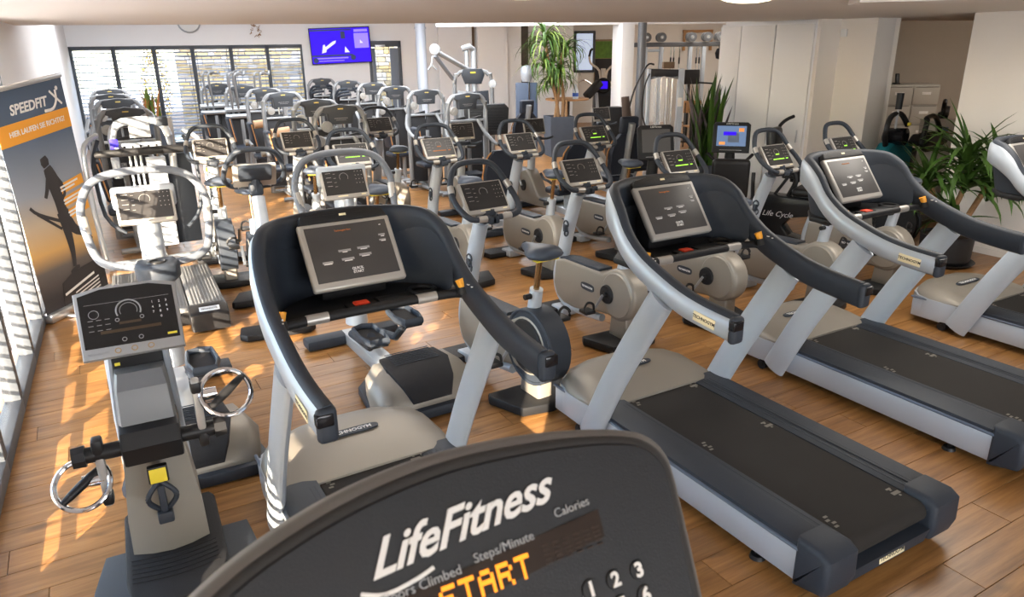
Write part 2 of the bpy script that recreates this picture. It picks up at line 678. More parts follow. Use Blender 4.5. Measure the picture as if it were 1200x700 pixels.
def make_slat(L, depth, tilt, m):
    key = (round(L, 3), depth, tilt, m.name)
    if key not in slat_mesh:
        b = MB()
        b.box((0, 0, 0), (L, depth, .004), rot=('X', tilt))
        o = b.build('slat', m)
        slat_mesh[key] = o.data
        bpy.data.objects.remove(o)
    return slat_mesh[key]


def window_bay(idx, p0, p1, z1, inward, label, group, n_slat, sp, depth, tilt, blind_out=.13, low=0.12, m=None):
    """one glazed bay between two ground points with an outside venetian blind"""
    p0 = Vector((p0[0], p0[1], 0)); p1 = Vector((p1[0], p1[1], 0))
    L = (p1 - p0).length
    a = math.atan2(p1.y - p0.y, p1.x - p0.x)
    wdw = thing('window_%d' % idx, loc=p0, rz=a)
    wdw['kind'] = 'structure'
    b = MB()
    b.box((0.03, 0, z1 / 2), (.06, .09, z1), .006)
    b.box((L - .001, 0, z1 / 2), (.05, .09, z1), .006)
    b.build('mullion', ANTH, wdw)
    b = MB(); b.box((L / 2, 0, .045), (L, .10, .09), .006); b.build('bottom_rail', ANTH, wdw)
    b = MB(); b.box((L / 2, 0, z1 - .035), (L, .09, .07), .006); b.build('top_rail', ANTH, wdw)
    b = MB(); b.box((L / 2, 0, z1 / 2), (L - .1, .006, z1 - .15)); b.build('pane', GLASS, wdw)
    # the blind hangs outside
    sgn = -1 if inward == 'right' else 1
    nrm = Vector((-math.sin(a), math.cos(a), 0)) * (1 if inward == 'right' else -1)
    bl = thing('window_blind', label, 'blind', p0 + nrm * blind_out, a, group)
    b = MB(); b.box((L / 2, 0, z1 - .05), (L - .04, .10, .09), .01); b.build('blind_head_box', ALU, bl)
    me = make_slat(L - .06, depth, tilt if inward == 'right' else -tilt, m or SLATM)
    for i in range(n_slat):
        o = bpy.data.objects.new('slat', me); COL.objects.link(o); o.parent = bl
        o.location = (L / 2, 0, low + i * sp)
    b = MB()
    for x in (.09, L - .09):
        b.tube([(x, .035, low - .02), (x, .035, z1 - .1)], .003, seg=4)
        b.tube([(x, -.035, low - .02), (x, -.035, z1 - .1)], .003, seg=4)
        for i in range(n_slat):
            b.box((x, 0, low + i * sp - .006), (.02, .07, .004))
    b.build('ladder_tape', DARK, bl)


wlab = ['nearest the camera', 'second from the camera', 'third from the camera', 'fourth from the camera', 'fifth from the camera', 'next to the white wall pier']
for i in range(6):
    window_bay(i + 1, LW(MULL[i], -.05), LW(MULL[i + 1], -.05), HEAD, 'right',
               'slatted venetian blind outside the left glazing, bay ' + wlab[i], 'blinds along the left glazing', 25, .084, .045, math.radians(-8))
window_bay(15, LW(-2.9, -.05), LW(-2.2, -.05), 2.0, 'right', 'slatted blind outside the narrow window beside the camera', 'blinds along the left glazing', 22, .085, .06, math.radians(-8))
# slender window behind the camera on the left
b = MB(); b.box((.335, 0, .31), (.62, .006, .56)); b.box((0.02, 0, .31), (.04, .08, .62)); b.box((.65, 0, .31), (.04, .08, .62))
o = b.build('window_14', GLASS); struct(o)
o.location = LW(-4.72, -.05, 1.10); o.rotation_euler = (0, 0, LA)

# back wall with the six-bay window, TV wall and glass door


BT = [.03, .90, 1.74, 2.56, 3.40, 4.22, 5.02]
BH = 2.26
quad_wall('wall_back_header', BW(-.6), BW(5.05), BH, HALL_Z, .3, WALL)
quad_wall('wall_back_pier', BW(5.05), BW(6.62), 0, HALL_Z, .3, WALL)
quad_wall('wall_back_door_header', BW(6.62), BW(7.42), 2.32, HALL_Z, .3, WALL)
quad_wall('wall_back', BW(7.42), BW(12.05), 0, HALL_Z, .3, WALL)
quad_wall('wall_back_corner', BW(-.6), BW(.03), 0, HALL_Z, .3, WALL)
bl = ['leftmost', 'second from left', 'third from left', 'fourth from left', 'fifth from left', 'rightmost']
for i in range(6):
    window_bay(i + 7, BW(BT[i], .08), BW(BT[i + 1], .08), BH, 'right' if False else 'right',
               'horizontal slat blind in the far window wall, %s bay' % bl[i], 'blinds in the far window wall', 26, .083, .05, math.radians(28), blind_out=.1, m=mat('backlit_slat', (.22, .24, .28), .5))  # backlit shade put into the darker slat colour
# glass door in the back wall
dr = thing('door_1', loc=BW(6.62), rz=WA); dr['kind'] = 'structure'
b = MB(); b.box((.035, 0, 1.16), (.07, .12, 2.32), .006); b.box((.765, 0, 1.16), (.07, .12, 2.32), .006); b.box((.4, 0, 2.25), (.8, .12, .14), .006)
b.build('door_frame', ANTH, dr)
b = MB(); b.box((.62, -.02, 1.1), (.20, .06, 2.1), .006); b.box((.12, -.02, 1.1), (.08, .05, 2.1), .006); b.box((.38, -.02, .12), (.5, .05, .2), .006)
b.build('door_leaf', mat('blue_grey_frame', (.16, .19, .24), .45), dr)
b = MB(); b.box((.34, -.02, 1.2), (.40, .006, 1.95)); b.build('pane', GLASS, dr)
b = MB(); b.box((.28, -.09, 2.20), (.24, .05, .06), .008); b.build('door_closer', ALU, dr)

# piers and niches right of the pipe
for i, (t0, t1, off, m) in enumerate([(8.35, 8.85, -.05, WALL), (8.85, 9.22, -.02, WALLW), (9.30, 10.08, -.30, WALL), (10.08, 10.5, -.12, WALL)]):
    quad_wall('trim_%d' % (i + 2), BW(t0, off - .02), BW(t1, off - .02), 0, HALL_Z, -.12, WALL)
quad_wall('trim_6', BW(9.22, -.05), BW(9.30, -.05), 0, HALL_Z, -.06, mat('dark_wood_post', (.16, .10, .06), .6))
quad_wall('trim_7', BW(10.5, -.1), BW(10.72, -.1), 0, HALL_Z, -.08, mat('dark_post', (.09, .075, .06), .6))
# the lintel over the opening
quad_wall('trim_8', (-1.45, 15.5), (4.55, 15.5), 2.54, HALL_Z, .25, WALL)

# side gym: back wall, right wall
quad_wall('wall_gym_corner', BW(12.05), (1.75, 22.0), 0, HALL_Z, .2, WALLW)
quad_wall('wall_gym_back', (1.4, 22.0), (7.6, 22.0), 0, HALL_Z, .2, WALLW)
quad_wall('wall_gym_right', (3.36, 11.0), (7.4, 22.2), 0, HALL_Z, -.2, WALLW)
# small window in the gym back wall
wn = thing('window_13', loc=(1.86, 21.97, 1.42)); wn['kind'] = 'structure'
b = MB(); b.box((.30, 0, .03), (.6, .10, .07), .01); b.box((.30, 0, 1.09), (.6, .10, .07), .01); b.box((.03, 0, .56), (.07, .10, 1.1), .01); b.box((.57, 0, .56), (.07, .10, 1.1), .01)
b.build('window_frame', ANTH, wn)
b = MB(); b.box((.3, 0.0, .56), (.5, .02, 1.0)); b.build('pane', mat('glowing_pane', (.55, .62, .75), .3, emit=(.55, .65, .85), es=.45), wn)  # pane glows in place of daylight, the wall behind is solid

# right wall: closets, wall steps, office opening
def uvw(name, a, c, z0, z1, th, m):
    return quad_wall(name, XY(*a), XY(*c), z0, z1, th, m)


uvw('wall_right_closet_back', (7.98, 7.80), (7.98, 6.25), 0, HALL_Z, .5, WALL)
b = MB()
cl = thing('wall_closet', 'built-in white closet with tall flush doors on the right wall', 'closet', XY(7.90, 7.80), math.radians(-60))
cl.name = 'built_in_closet'
b = MB(); b.box((.775, .035, 1.20), (1.55, .03, 2.40)); b.build('carcass', WALL, cl)
for x0, x1 in ((.01, .375), (.385, .945), (.965, 1.535)):
    b = MB(); b.box(((x0 + x1) / 2, 0, 1.19), (x1 - x0, .028, 2.36), .004); d = b.build('door', mat('closet_white', (.76, .75, .73), .55), cl)
    if x0 > .9:
        b = MB(); b.box((x1 - .08, -.024, 1.02), (.012, .02, .16), .004); b.build('handle', ALU, d)
    elif x0 > .3:
        b = MB(); b.cyl((x0 + .03, -.014, 1.0), (x0 + .03, -.03, 1.0), .012, seg=10); b.build('lock', ALU, d)
uvw('wall_right_step', (7.93, 6.20), (8.32, 6.20), 0, HALL_Z, .05, WALLW)
uvw('wall_right_middle', (8.30, 6.25), (8.30, 5.71), 0, HALL_Z, .34, WALLW)
uvw('wall_right', (8.10, 4.50), (8.10, -6.0), 0, HALL_Z, .5, WALLW)
uvw('baseboard_right', (8.085, 4.50), (8.085, -3.0), 0, .07, .02, WALLW)
quad_wall('wall_office_left', (4.70, 9.30), (6.4, 15.2), 0, HALL_Z, .15, WALLW)
quad_wall('wall_office_back', (5.8, 15.0), (13.5, 14.2), 0, HALL_Z, .2, mat('dim_office_wall', (.42, .37, .31), .85, noise=.03))  # low office light put into the dark brown wall colour
quad_wall('wall_office_right', (13.4, 14.4), (9.6, 1.0), 0, HALL_Z, .2, WALLW)
# thermostat
b = MB(); b.box((0, 0, 0), (.09, .02, .09), .006)
o = b.build('wall_switch', WHITEP); x, y, _ = XY(8.27, 6.13); o.location = (x, y, 2.26); o.rotation_euler = (0, 0, math.radians(-60))
tag(o, 'small square white wall box high beside the closets', 'wall box')

# round pipe, pole, pillar
b = MB(); b.cyl((0, 0, 0), (0, 0, HALL_Z), .11, seg=24); b.cyl((0, 0, 2.52), (0, 0, 2.56), .125, seg=24)
o = struct(b.build('pipe', PIPE)); o.location = (-1.86, 16.3, 0)
b = MB(); b.cyl((0, 0, 0), (0, 0, 2.56), .085, seg=20)
o = struct(b.build('pole', DGREY)); o.location = (2.60, 15.05, 0)
b = MB(); b.box((0, 0, 1.28), (.27, .45, 2.56), .005)
o = struct(b.build('pillar', WALL)); o.location = (2.32, 15.62, 0); o.rotation_euler = (0, 0, math.radians(18))

# outside: ground, garden wall, bush
b = MB(); b.box((-14, 12, -.12), (30, 60, .1)); gr = struct(b.build('ground', mat('pale_paving', (.60, .58, .55), .9, noise=.1, nscale=3)))
gw = thing('garden_wall', 'sunlit yellowish stone wall outside the far window', 'garden wall', BW(1.9, 3.2), WA)
b = MB(); b.box((3.2, .3, 1.5), (6.6, .3, 3.0)); b.build('wall_core', mat('mortar', (.30, .27, .22), .95), gw)
b = MB()
z = .02
while z < 2.95:
    h = random.uniform(.07, .15); x = random.uniform(-.1, 0)
    while x < 6.4:
        l = random.uniform(.12, .32)
        b.box((x + l / 2, .13 + random.uniform(-.02, .02), z + h / 2), (l - .015, .1, h - .015), .012, seg=1)
        x += l
    z += h
st = b.build('stones', STONE, gw); st['kind'] = 'stuff'


def bush(name, label, c, r, n, m, seed, leaf=.07, group=None):
    rnd = random.Random(seed)
    b = MB()
    for _ in range(n):
        th = rnd.uniform(0, 2 * PI); ph = math.acos(rnd.uniform(-1, 1)); k = rnd.uniform(.55, 1) ** .5
        p = Vector((r[0] * math.sin(ph) * math.cos(th), r[1] * math.sin(ph) * math.sin(th), r[2] * math.cos(ph))) * k
        d = Vector((rnd.uniform(-1, 1), rnd.uniform(-1, 1), rnd.uniform(-1, 1))).normalized()
        e = d.cross(Vector((0, 0, 1))).normalized() * leaf * .4
        b.raw([p - e, p + d * leaf, p + e, p - d * leaf * .4], [(0, 1, 2, 3)])
    t = thing(name, label, 'shrub', c, 0, group)
    o = b.build('foliage', m, t); o.location = (0, 0, r[2] * 1.05); o['kind'] = 'stuff'
    b = MB(); b.tube([(0, 0, 0), (.03, 0, r[2])], [.05, .02]); b.build('stem', STEM, t)
    return t


YEL = mat('yellow_leaf', (.62, .42, .07), .7, noise=.3)
bush('autumn_shrub', 'golden yellow autumn shrub outside the far window, left part', BW(1.35, 2.6), (.35, .35, 1.15), 900, YEL, 3)
bush('garden_shrub', 'pale leafless shrub seen through the glass door', BW(9.6, 3.6), (.8, .6, .55), 500, mat('pale_leaf', (.4, .36, .3), .8, noise=.3), 5)
b = MB(); b.box((0, 0, 1.4), (3.0, 2.4, 2.8)); b.prism([(-1.7, 2.8), (1.7, 2.8), (0, 3.9)], -1.3, 1.3)
o = b.build('garden_house', mat('house_render', (.75, .72, .68), .9)); o.location = BW(10.2, 14.0, -.07)
tag(o, 'pale house beyond the garden behind the glass door', 'house')

# ------------------------------------------------------------------ treadmill
def cross_bar(b, x, z, w):
    pass


def badge(parent, txt, o, ex, ey, L, H, size, m_plate=SLATE, m_txt=WHITEP, name='badge'):
    """oval plate with raised lettering, plane given by ex, ey"""
    M = frame(o, ex, ey)
    b = MB()
    n = 20
    ring = []
    for i in range(n):
        a = 2 * PI * i / n
        c, s_ = math.cos(a), math.sin(a)
        ring.append((math.copysign(abs(c) ** .6, c) * L / 2, math.copysign(abs(s_) ** .6, s_) * H / 2))
    b.prism(ring, -.004, .003, axis='z', M=M)
    p = b.build(name, m_plate, parent)
    text(txt, size, m_txt, p, M @ Matrix.Translation((0, 0, .0035)), bold=size * .02)
    return p


def plate(parent, txt, o, ex, ey, L, H, size, m_plate=CREAM, m_txt=BLACK, name='name_plate'):
    M = frame(o, ex, ey)
    b = MB()
    b.box((0, 0, 0), (L, H, .003), .0012, rot=None)
    b.bm.transform(M)
    p = b.build(name, m_plate, parent)
    text(txt, size, m_txt, p, M @ Matrix.Translation((0, 0, .0016)), bold=size * .02)
    return p


def make_treadmill():
    T = thing('treadmill', 'x', 'treadmill', group='treadmills in the front row')
    # side panels and rails
    for s in (1, -1):
        b = MB(); b.box((.99, s * .425, .125), (1.80, .03, .145), .006); b.build('side_panel', SILVER, T)
        b = MB()
        y0, y1 = sorted((s * .262, s * .44))
        b.prism([(y0, .215), (y1, .205), (y1, .235), ((y0 + y1) / 2 + s * .03, .252), (y0, .250)], .09, 1.48, axis='x', bev=.004)
        for k in range(6):
            yy = s * (.285 + k * .022)
            b.box((.76, yy, .2505 - k * .0012), (1.30, .006, .003), .001, seg=1)
        b.build('side_rail', SLATE, T)
        b = MB(); b.tube([(.1, s * .441, .208), (1.9, s * .441, .208)], .009, seg=8); b.build('rail_trim', mat('slate_trim', (.10, .12, .16), .3, .2), T)
        # rear end caps
        b = MB()
        b.prism([(-.03, .06), (.10, .03), (.12, .03), (.12, .262), (.0, .262), (-.045, .235), (-.05, .12)], *sorted((s * .255, s * .452)), bev=.03, seg=4)
        b.build('end_cap', SLATE, T)
        # levelling feet
        f = MB(); f.cyl((.33, s * .40, .0), (.33, s * .40, .018), .036, .03, seg=18); f.cyl((.33, s * .40, .015), (.33, s * .40, .07), .012, seg=8)
        f.build('foot', BLACK, T)
        f = MB(); f.cyl((1.62, s * .455, .035), (1.62, s * .395, .035), .035, seg=16); f.cyl((1.62, s * .46, .035), (1.62, s * .455, .035), .018, seg=12)
        f.build('transport_wheel', BLACK, T)
    b = MB(); b.box((.9, 0, .10), (1.6, .7, .06)); b.build('under_frame', BLACK, T)
    # belt with rounded end
    b = MB()
    prof = [(1.55, .236), (.04, .236)] + [(.04 - .05 * math.sin(a), .186 + .05 * math.cos(a)) for a in [PI * k / 8 for k in range(1, 9)]] + [(1.55, .136)]
    b.prism(prof, -.252, .252)
    bt = b.build('running_belt', BELT, T)
    b = MB()
    for x in (.10, .82, 1.38):
        for k, (dx, w_) in enumerate([(0, .012), (.02, .05), (.045, .012), (.055, .03)]):
            b.box((x + dx, -.22 + k * .002, .2365), (.010 if k != 1 else .02, w_, .001))
        for k in range(4):
            b.box((x + k * .022, .215 - (k % 2) * .012, .2365), (.012, .022, .001))
    b.build('belt_marks', mat('belt_print', (.20, .185, .16), .8), bt)['kind'] = 'stuff'
    b = MB(); b.prism([(-.02, .055), (.06, .04), (.06, .13), (-.035, .125)], -.26, .26, bev=.006); b.build('rear_bumper', SLATE, T)
    plate(T, 'TECHNOGYM', (-.03, 0.0, .098), (0, -1, 0), (.1, 0, .95), .17, .038, .026)
    # motor hood: lofted, rounded nose
    rings = []
    for x, hw, zt, zs in [(1.43, .445, .250, .235), (1.50, .445, .262, .235), (1.62, .452, .285, .235), (1.75, .448, .302, .235), (1.86, .41, .303, .232), (1.93, .33, .295, .225), (1.975, .22, .275, .215), (1.99, .10, .25, .205)]:
        r = []
        for y, z in [(-hw, zs - .02), (-hw, zs), (-hw * .93, zs + (zt - zs) * .55), (-hw * .6, zt - .004), (0, zt), (hw * .6, zt - .004), (hw * .93, zs + (zt - zs) * .55), (hw, zs), (hw, zs - .02)]:
            r.append((x - (.0 if abs(y) > .3 else 0), y, z))
        rings.append(r)
    b = MB(); b.loft(rings); b.build('motor_hood', CHAMP, T, angle=50)
    rings = []
    for x, hw in [(1.45, .44), (1.62, .457), (1.75, .455), (1.87, .42), (1.945, .34), (1.99, .23), (2.005, .1)]:
        rings.append([(x, -hw, .07), (x, -hw - .004, .12), (x, -hw, .222), (x, hw, .222), (x, hw + .004, .12), (x, hw, .07)])
    b = MB(); b.loft(rings); b.build('front_skirt', SILVER, T, angle=50)
    badge(T, 'TECHNOGYM', (1.72, 0, .303), (0, -1, 0), (1, 0, .05), .30, .055, .036)
    # uprights
    for s in (1, -1):
        b = MB()
        fx, fz = (1.515, .05) if s > 0 else (1.50, .10)
        b.tube([(fx, s * .455, fz), (1.30, s * .45, .50), (1.0, s * .438, 1.02)], [.085, .082, .078], seg=20, flat=.42, up=(0, 1, 0), smooth=4)
        b.build('upright', SILVER, T)
    # cockpit band: outer silver shell and dark inner shell
    C = [(.555, .452, .955, 1.060), (.72, .458, .968, 1.072), (.88, .460, .988, 1.098), (1.05, .460, 1.040, 1.150), (1.18, .460, 1.088, 1.205),
         (1.29, .456, 1.155, 1.285), (1.37, .445, 1.225, 1.375), (1.47, .41, 1.275, 1.435), (1.57, .34, 1.30, 1.45), (1.64, .24, 1.31, 1.452), (1.68, .12, 1.315, 1.455)]
    full = C + [(1.69, 0, 1.315, 1.455)] + [(x, -y, a, c) for x, y, a, c in reversed(C)]
    # finer by catmull
    P4 = []
    for i in range(len(full) - 1):
        q = [full[max(i - 1, 0)], full[i], full[i + 1], full[min(i + 2, len(full) - 1)]]
        for j in range(3):
            t = j / 3
            P4.append(tuple(.5 * (2 * q[1][k] + (q[2][k] - q[0][k]) * t + (2 * q[0][k] - 5 * q[1][k] + 4 * q[2][k] - q[3][k]) * t * t + (3 * q[1][k] - 3 * q[2][k] + q[3][k] - q[0][k]) * t ** 3) for k in range(4)))
    P4.append(full[-1])
    outer, inner = [], []
    for i, (x, y, za, zb) in enumerate(P4):
        p = P4[max(i - 1, 0)]; n = P4[min(i + 1, len(P4) - 1)]
        d = Vector((n[0] - p[0], n[1] - p[1], 0)).normalized()
        nr = Vector((d.y, -d.x, 0))   # inward
        if nr.dot(Vector((1.0 - x, -y, 0))) < 0: nr = -nr
        o3 = Vector((x, y, 0))
        def q(off, z): return o3 + nr * off + Vector((0, 0, z))
        outer.append([q(.012, za), q(.0, za + .012), q(-.004, (za + zb) / 2), q(.0, zb - .02), q(.014, zb - .004), q(.03, zb - .02), q(.03, za)])
        inner.append([q(.016, za - .002), q(.020, zb - .012), q(.012, zb - .004), q(.022, zb + .014), q(.048, zb + .016), q(.064, zb), q(.066, zb - .03), q(.064, za + .01), q(.05, za - .004)])
    b = MB(); b.loft(outer); b.build('outer_shell', SILVER, T, angle=60)
    b = MB(); b.loft(inner); ins = b.build('inner_shell', SLATE, T, angle=60)
    for s in (1, -1):
        b = MB(); b.box((.552, s * .423, 1.010), (.040, .070, .122), .018, seg=3); c = b.build('handle_cap', SLATE, T)
        b = MB(); b.box((.545, s * .432, 1.035), (.034, .058, .045), .006); b.build('cap_band', GLOSSB, c)
    # dark back wall of the cockpit behind the screen, floor of the cockpit (tray)
    b = MB()
    rg = []
    for x, y, za, zb in [P4[i] for i in range(14, len(P4) - 14)]:
        ys = y * .86; xs = 1.3 + (x - 1.3) * .92
        rg.append([(xs, ys, zb - .01), (xs - .02, ys * .97, (za + zb) / 2 - .04), (1.30 + (xs - 1.3) * .72, ys * .92, 1.11), (1.30 + (xs - 1.3) * .72 + .03, ys * .92, 1.07), (xs + .03, ys * 1.02, zb - .06)])
    b.loft(rg); b.build('cockpit_wall', SLATE, T, angle=60)
    b = MB()
    b.prism([(1.27, -.40), (1.27, .40), (1.42, .40), (1.56, .24), (1.60, 0), (1.56, -.24), (1.42, -.40)], 1.085, 1.117, axis='z', bev=.008)
    tr = b.build('tray', DARK, T)
    for s in (-1,):
        b = MB(); b.ring((1.33, s * .27, 1.122), .055, .013); b.build('cup_ring', BLACK, tr)
    b = MB(); b.box((1.30, -.13, 1.123), (.07, .16, .014), .005); b.build('tray_pocket', BLACK, tr)
    b = MB(); b.box((1.285, .03, 1.131), (.05, .065, .014), .005); sb = b.build('stop_button', RED, T)
    b = MB(); b.box((1.28, .03, 1.123), (.09, .13, .014), .006); b.build('stop_housing', DARK, T)
    # front bar with pulse grips and two orange paddles
    b = MB(); b.tube([(1.19, .42, 1.115), (1.215, .34, 1.122), (1.22, 0, 1.125), (1.215, -.34, 1.122), (1.19, -.42, 1.115)], .02, seg=12, smooth=5); b.build('front_bar', DARK, T)
    for s in (1, -1):
        b = MB(); b.tube([(1.2185, s * .24 - .045, 1.124), (1.2185, s * .24 + .045, 1.124)], .0225, seg=14); b.build('pulse_grip', GRIP, T)
        b = MB(); b.tube([(1.17, s * .395, 1.155), (1.185, s * .385, 1.192)], [.017, .021], seg=10); kb = b.build('speed_knob', ORANGE, T)
        b = MB(); b.cyl((1.165, s * .398, 1.13), (1.172, s * .394, 1.16), .030, .022, seg=12); b.build('knob_base', BLACK, kb)
        b = MB(); b.box((1.125, s * .405, 1.181), (.014, .022, .003)); b.box((1.10, s * .405, 1.176), (.008, .012, .003)); b.build('knob_print', WHITEP, kb)
    # screen
    up = Vector((.186, 0, .248)).normalized(); rt = Vector((0, -1, 0))
    M = frame((1.428, 0, 1.320), rt, up)
    b = MB(); b.box((0, 0, -.018), (.415, .31, .035), .012, seg=3); b.bm.transform(M); sc = b.build('screen_frame', FRAME, T)
    b = MB(); b.box((0, .005, .0005), (.365, .255, .003), .001); b.bm.transform(M); b.build('screen_panel', SCREENG, sc)
    b = MB()
    for (x, y, w_, h_) in [(-.12, -.035, .045, .010), (-.035, .01, .055, .010), (.05, .012, .055, .010), (-.03, -.03, .055, .010), (.05, -.02, .055, .010), (.145, .035, .03, .008), (.148, .06, .03, .008)]:
        b.box((x, y, .0025), (w_, h_, .001))
    b.bm.transform(M); b.build('screen_buttons', GREYP, sc)['kind'] = 'stuff'
    b = MB()
    for (x, y, w_) in [(-.12, -.042, .035), (-.035, .003, .022), (.05, .005, .03), (-.03, -.038, .035), (.05, -.028, .035), (.148, .030, .02), (.15, .052, .015), (.152, .108, .008)]:
        b.box((x, y, .0028), (w_, .0035, .001))
    b.bm.transform(M); b.build('screen_lines', WHITEP, sc)['kind'] = 'stuff'
    text('QUICK', .016, WHITEP, sc, M @ Matrix.Translation((.0, -.078, .003)), bold=.0003)
    text('START', .016, WHITEP, sc, M @ Matrix.Translation((.0, -.094, .003)), bold=.0003)
    text('Technogym Run', .011, AMBERDIM, sc, M @ Matrix.Translation((-.02, .105, .003)))
    b = MB(); b.prism([(-.20, .150), (.20, .150), (.185, .190), (.10, .205), (-.10, .205), (-.185, .190)], -.045, .004, axis='z', bev=.008, M=M); hd = b.build('console_hood', DARK, T)
    b = MB(); b.box((0, .178, .005), (.03, .01, .002)); b.bm.transform(M); b.build('hood_logo', CREAM, hd)
    b = MB()
    for x in (-.12, -.06, .06): b.box((x, .186, .004), (.05, .004, .002))
    b.bm.transform(M); b.build('hood_slots', BLACK, hd)
    b = MB(); b.box((1.50, 0, 1.20), (.12, .30, .20), .02); b.build('console_stem', DARK, T)
    # maker's plates on the outer shell
    plate(T, 'TECHNOGYM', (.70, .4625, 1.015), (-1, 0, -.08), (-.08, 0, 1), .13, .045, .021)
    plate(T, 'TECHNOGYM', (.70, -.4625, 1.015), (1, 0, .08), (-.08, 0, 1), .13, .045, .021)
    return T


TM = make_treadmill()
TY = 2.10
G = 'treadmills in the front row'
put(TM, (0.048, 1.815, 0), 2.11, 'grey treadmill left of the aisle, partly behind the big foreground console', G)
put(TM, (1.583, 2.578, 0), 2.095, 'grey treadmill with full black deck in the right centre foreground', G)
put(TM, (2.935, 3.458, 0), 2.092, 'treadmill second from the right, deck running off the right edge', G)
put(TM, (4.56, 4.12, 0), 2.09, 'rightmost treadmill cut by the right edge, beside the tall yucca', G)


# ------------------------------------------------------------------ shared console
def console(T, c, tilt, w=.325, h=.228, led=None, dark_rim=False):
    """small fitness console at point c, tilt = angle of the face from upright; faces -x"""
    up = Vector((math.sin(tilt), 0, math.cos(tilt)))
    M = frame(c, (0, -1, 0), up)
    b = MB(); b.box((0, 0, -.016), (w, h, .032), .012, seg=2); b.bm.transform(M); f = b.build('console', FRAME, T)
    b = MB(); b.box((0, h * .04, .0008), (w * .90, h * .82, .003), .001, seg=1); b.bm.transform(M); b.build('display', SCREEN, f)
    b = MB()
    b.ring((0, h * .15, .003), h * .13, .0011, seg=14, ts=4, a0=-.5, a1=PI + .5)
    for i in range(3):
        for j in range(4):
            b.box((w * (.26 + i * .07), h * (.30 - j * .12), .003), (.0045, .0045, .001))
    for j in range(4):
        b.box((-w * .33, h * (.30 - j * .13), .003), (w * .11, .0026, .001))
        b.box((-w * .20, h * (.27 - j * .13), .003), (w * .05, .002, .001))
    b.bm.transform(M); b.build('key_print', mat('key_print', (.30, .29, .28), .5), f)['kind'] = 'stuff'
    if led:
        b = MB()
        b.box((0, h * .06, .0035), (w * .13, .010, .001)); b.box((-w * .02, -h * .14, .0035), (w * .42, .008, .001)); b.box((w * .3, -h * .14, .0035), (w * .08, .008, .001))
        b.bm.transform(M); b.build('led_text', led, f)
    b = MB()
    b.box((-w * .1, -h * .42, .002), (w * .22, .006, .002)); b.box((w * .36, -h * .42, .002), (w * .1, .008, .002))
    b.bm.transform(M); b.build('console_print', CREAM, f)['kind'] = 'stuff'
    return f


def saddle(T, c, m=None):
    b = MB()
    rings = []
    for x, hw, zt, zb in [(-.14, .05, .03, -.01), (-.12, .10, .045, -.03), (-.06, .125, .05, -.04), (0, .10, .045, -.035), (.06, .055, .04, -.025), (.12, .030, .033, -.02), (.15, .018, .02, -.01)]:
        r = []
        for k in range(12):
            a = 2 * PI * k / 12
            r.append((c[0] + x, c[1] + hw * math.cos(a), c[2] + ((zt) if math.sin(a) > 0 else -zb) * math.sin(a)))
        rings.append(r)
    b.loft(rings)
    o = b.build('seat', m or NAVYS, T, angle=60)
    return o


NAVYS = mat('seat_slate', (.05, .062, .085), .4, 0)


def pedal(T, c, s, crank_from, m=BLACK):
    b = MB(); b.tube([crank_from, c], [.016, .012], seg=8, flat=.6); cr = b.build('crank_arm', SILVERD, T)
    b = MB(); b.box((c[0], c[1] + s * .06, c[2]), (.10, .09, .028), .008)
    b.build('pedal', m, cr)
    b = MB(); b.tube([(c[0] - .03, c[1] + s * .02, c[2] + .01), (c[0] - .03, c[1] + s * .03, c[2] + .06), (c[0] - .02, c[1] + s * .07, c[2] + .075), (c[0] - .03, c[1] + s * .105, c[2] + .05), (c[0] - .03, c[1] + s * .11, c[2] + .01)], .006, seg=6, smooth=3, flat=1.8)
    b.build('pedal_strap', m, cr)


def circle(cx, cz, r, a0, a1, n):
    return [(cx + r * math.cos(math.radians(a0 + (a1 - a0) * i / n)), cz + r * math.sin(math.radians(a0 + (a1 - a0) * i / n))) for i in range(n + 1)]


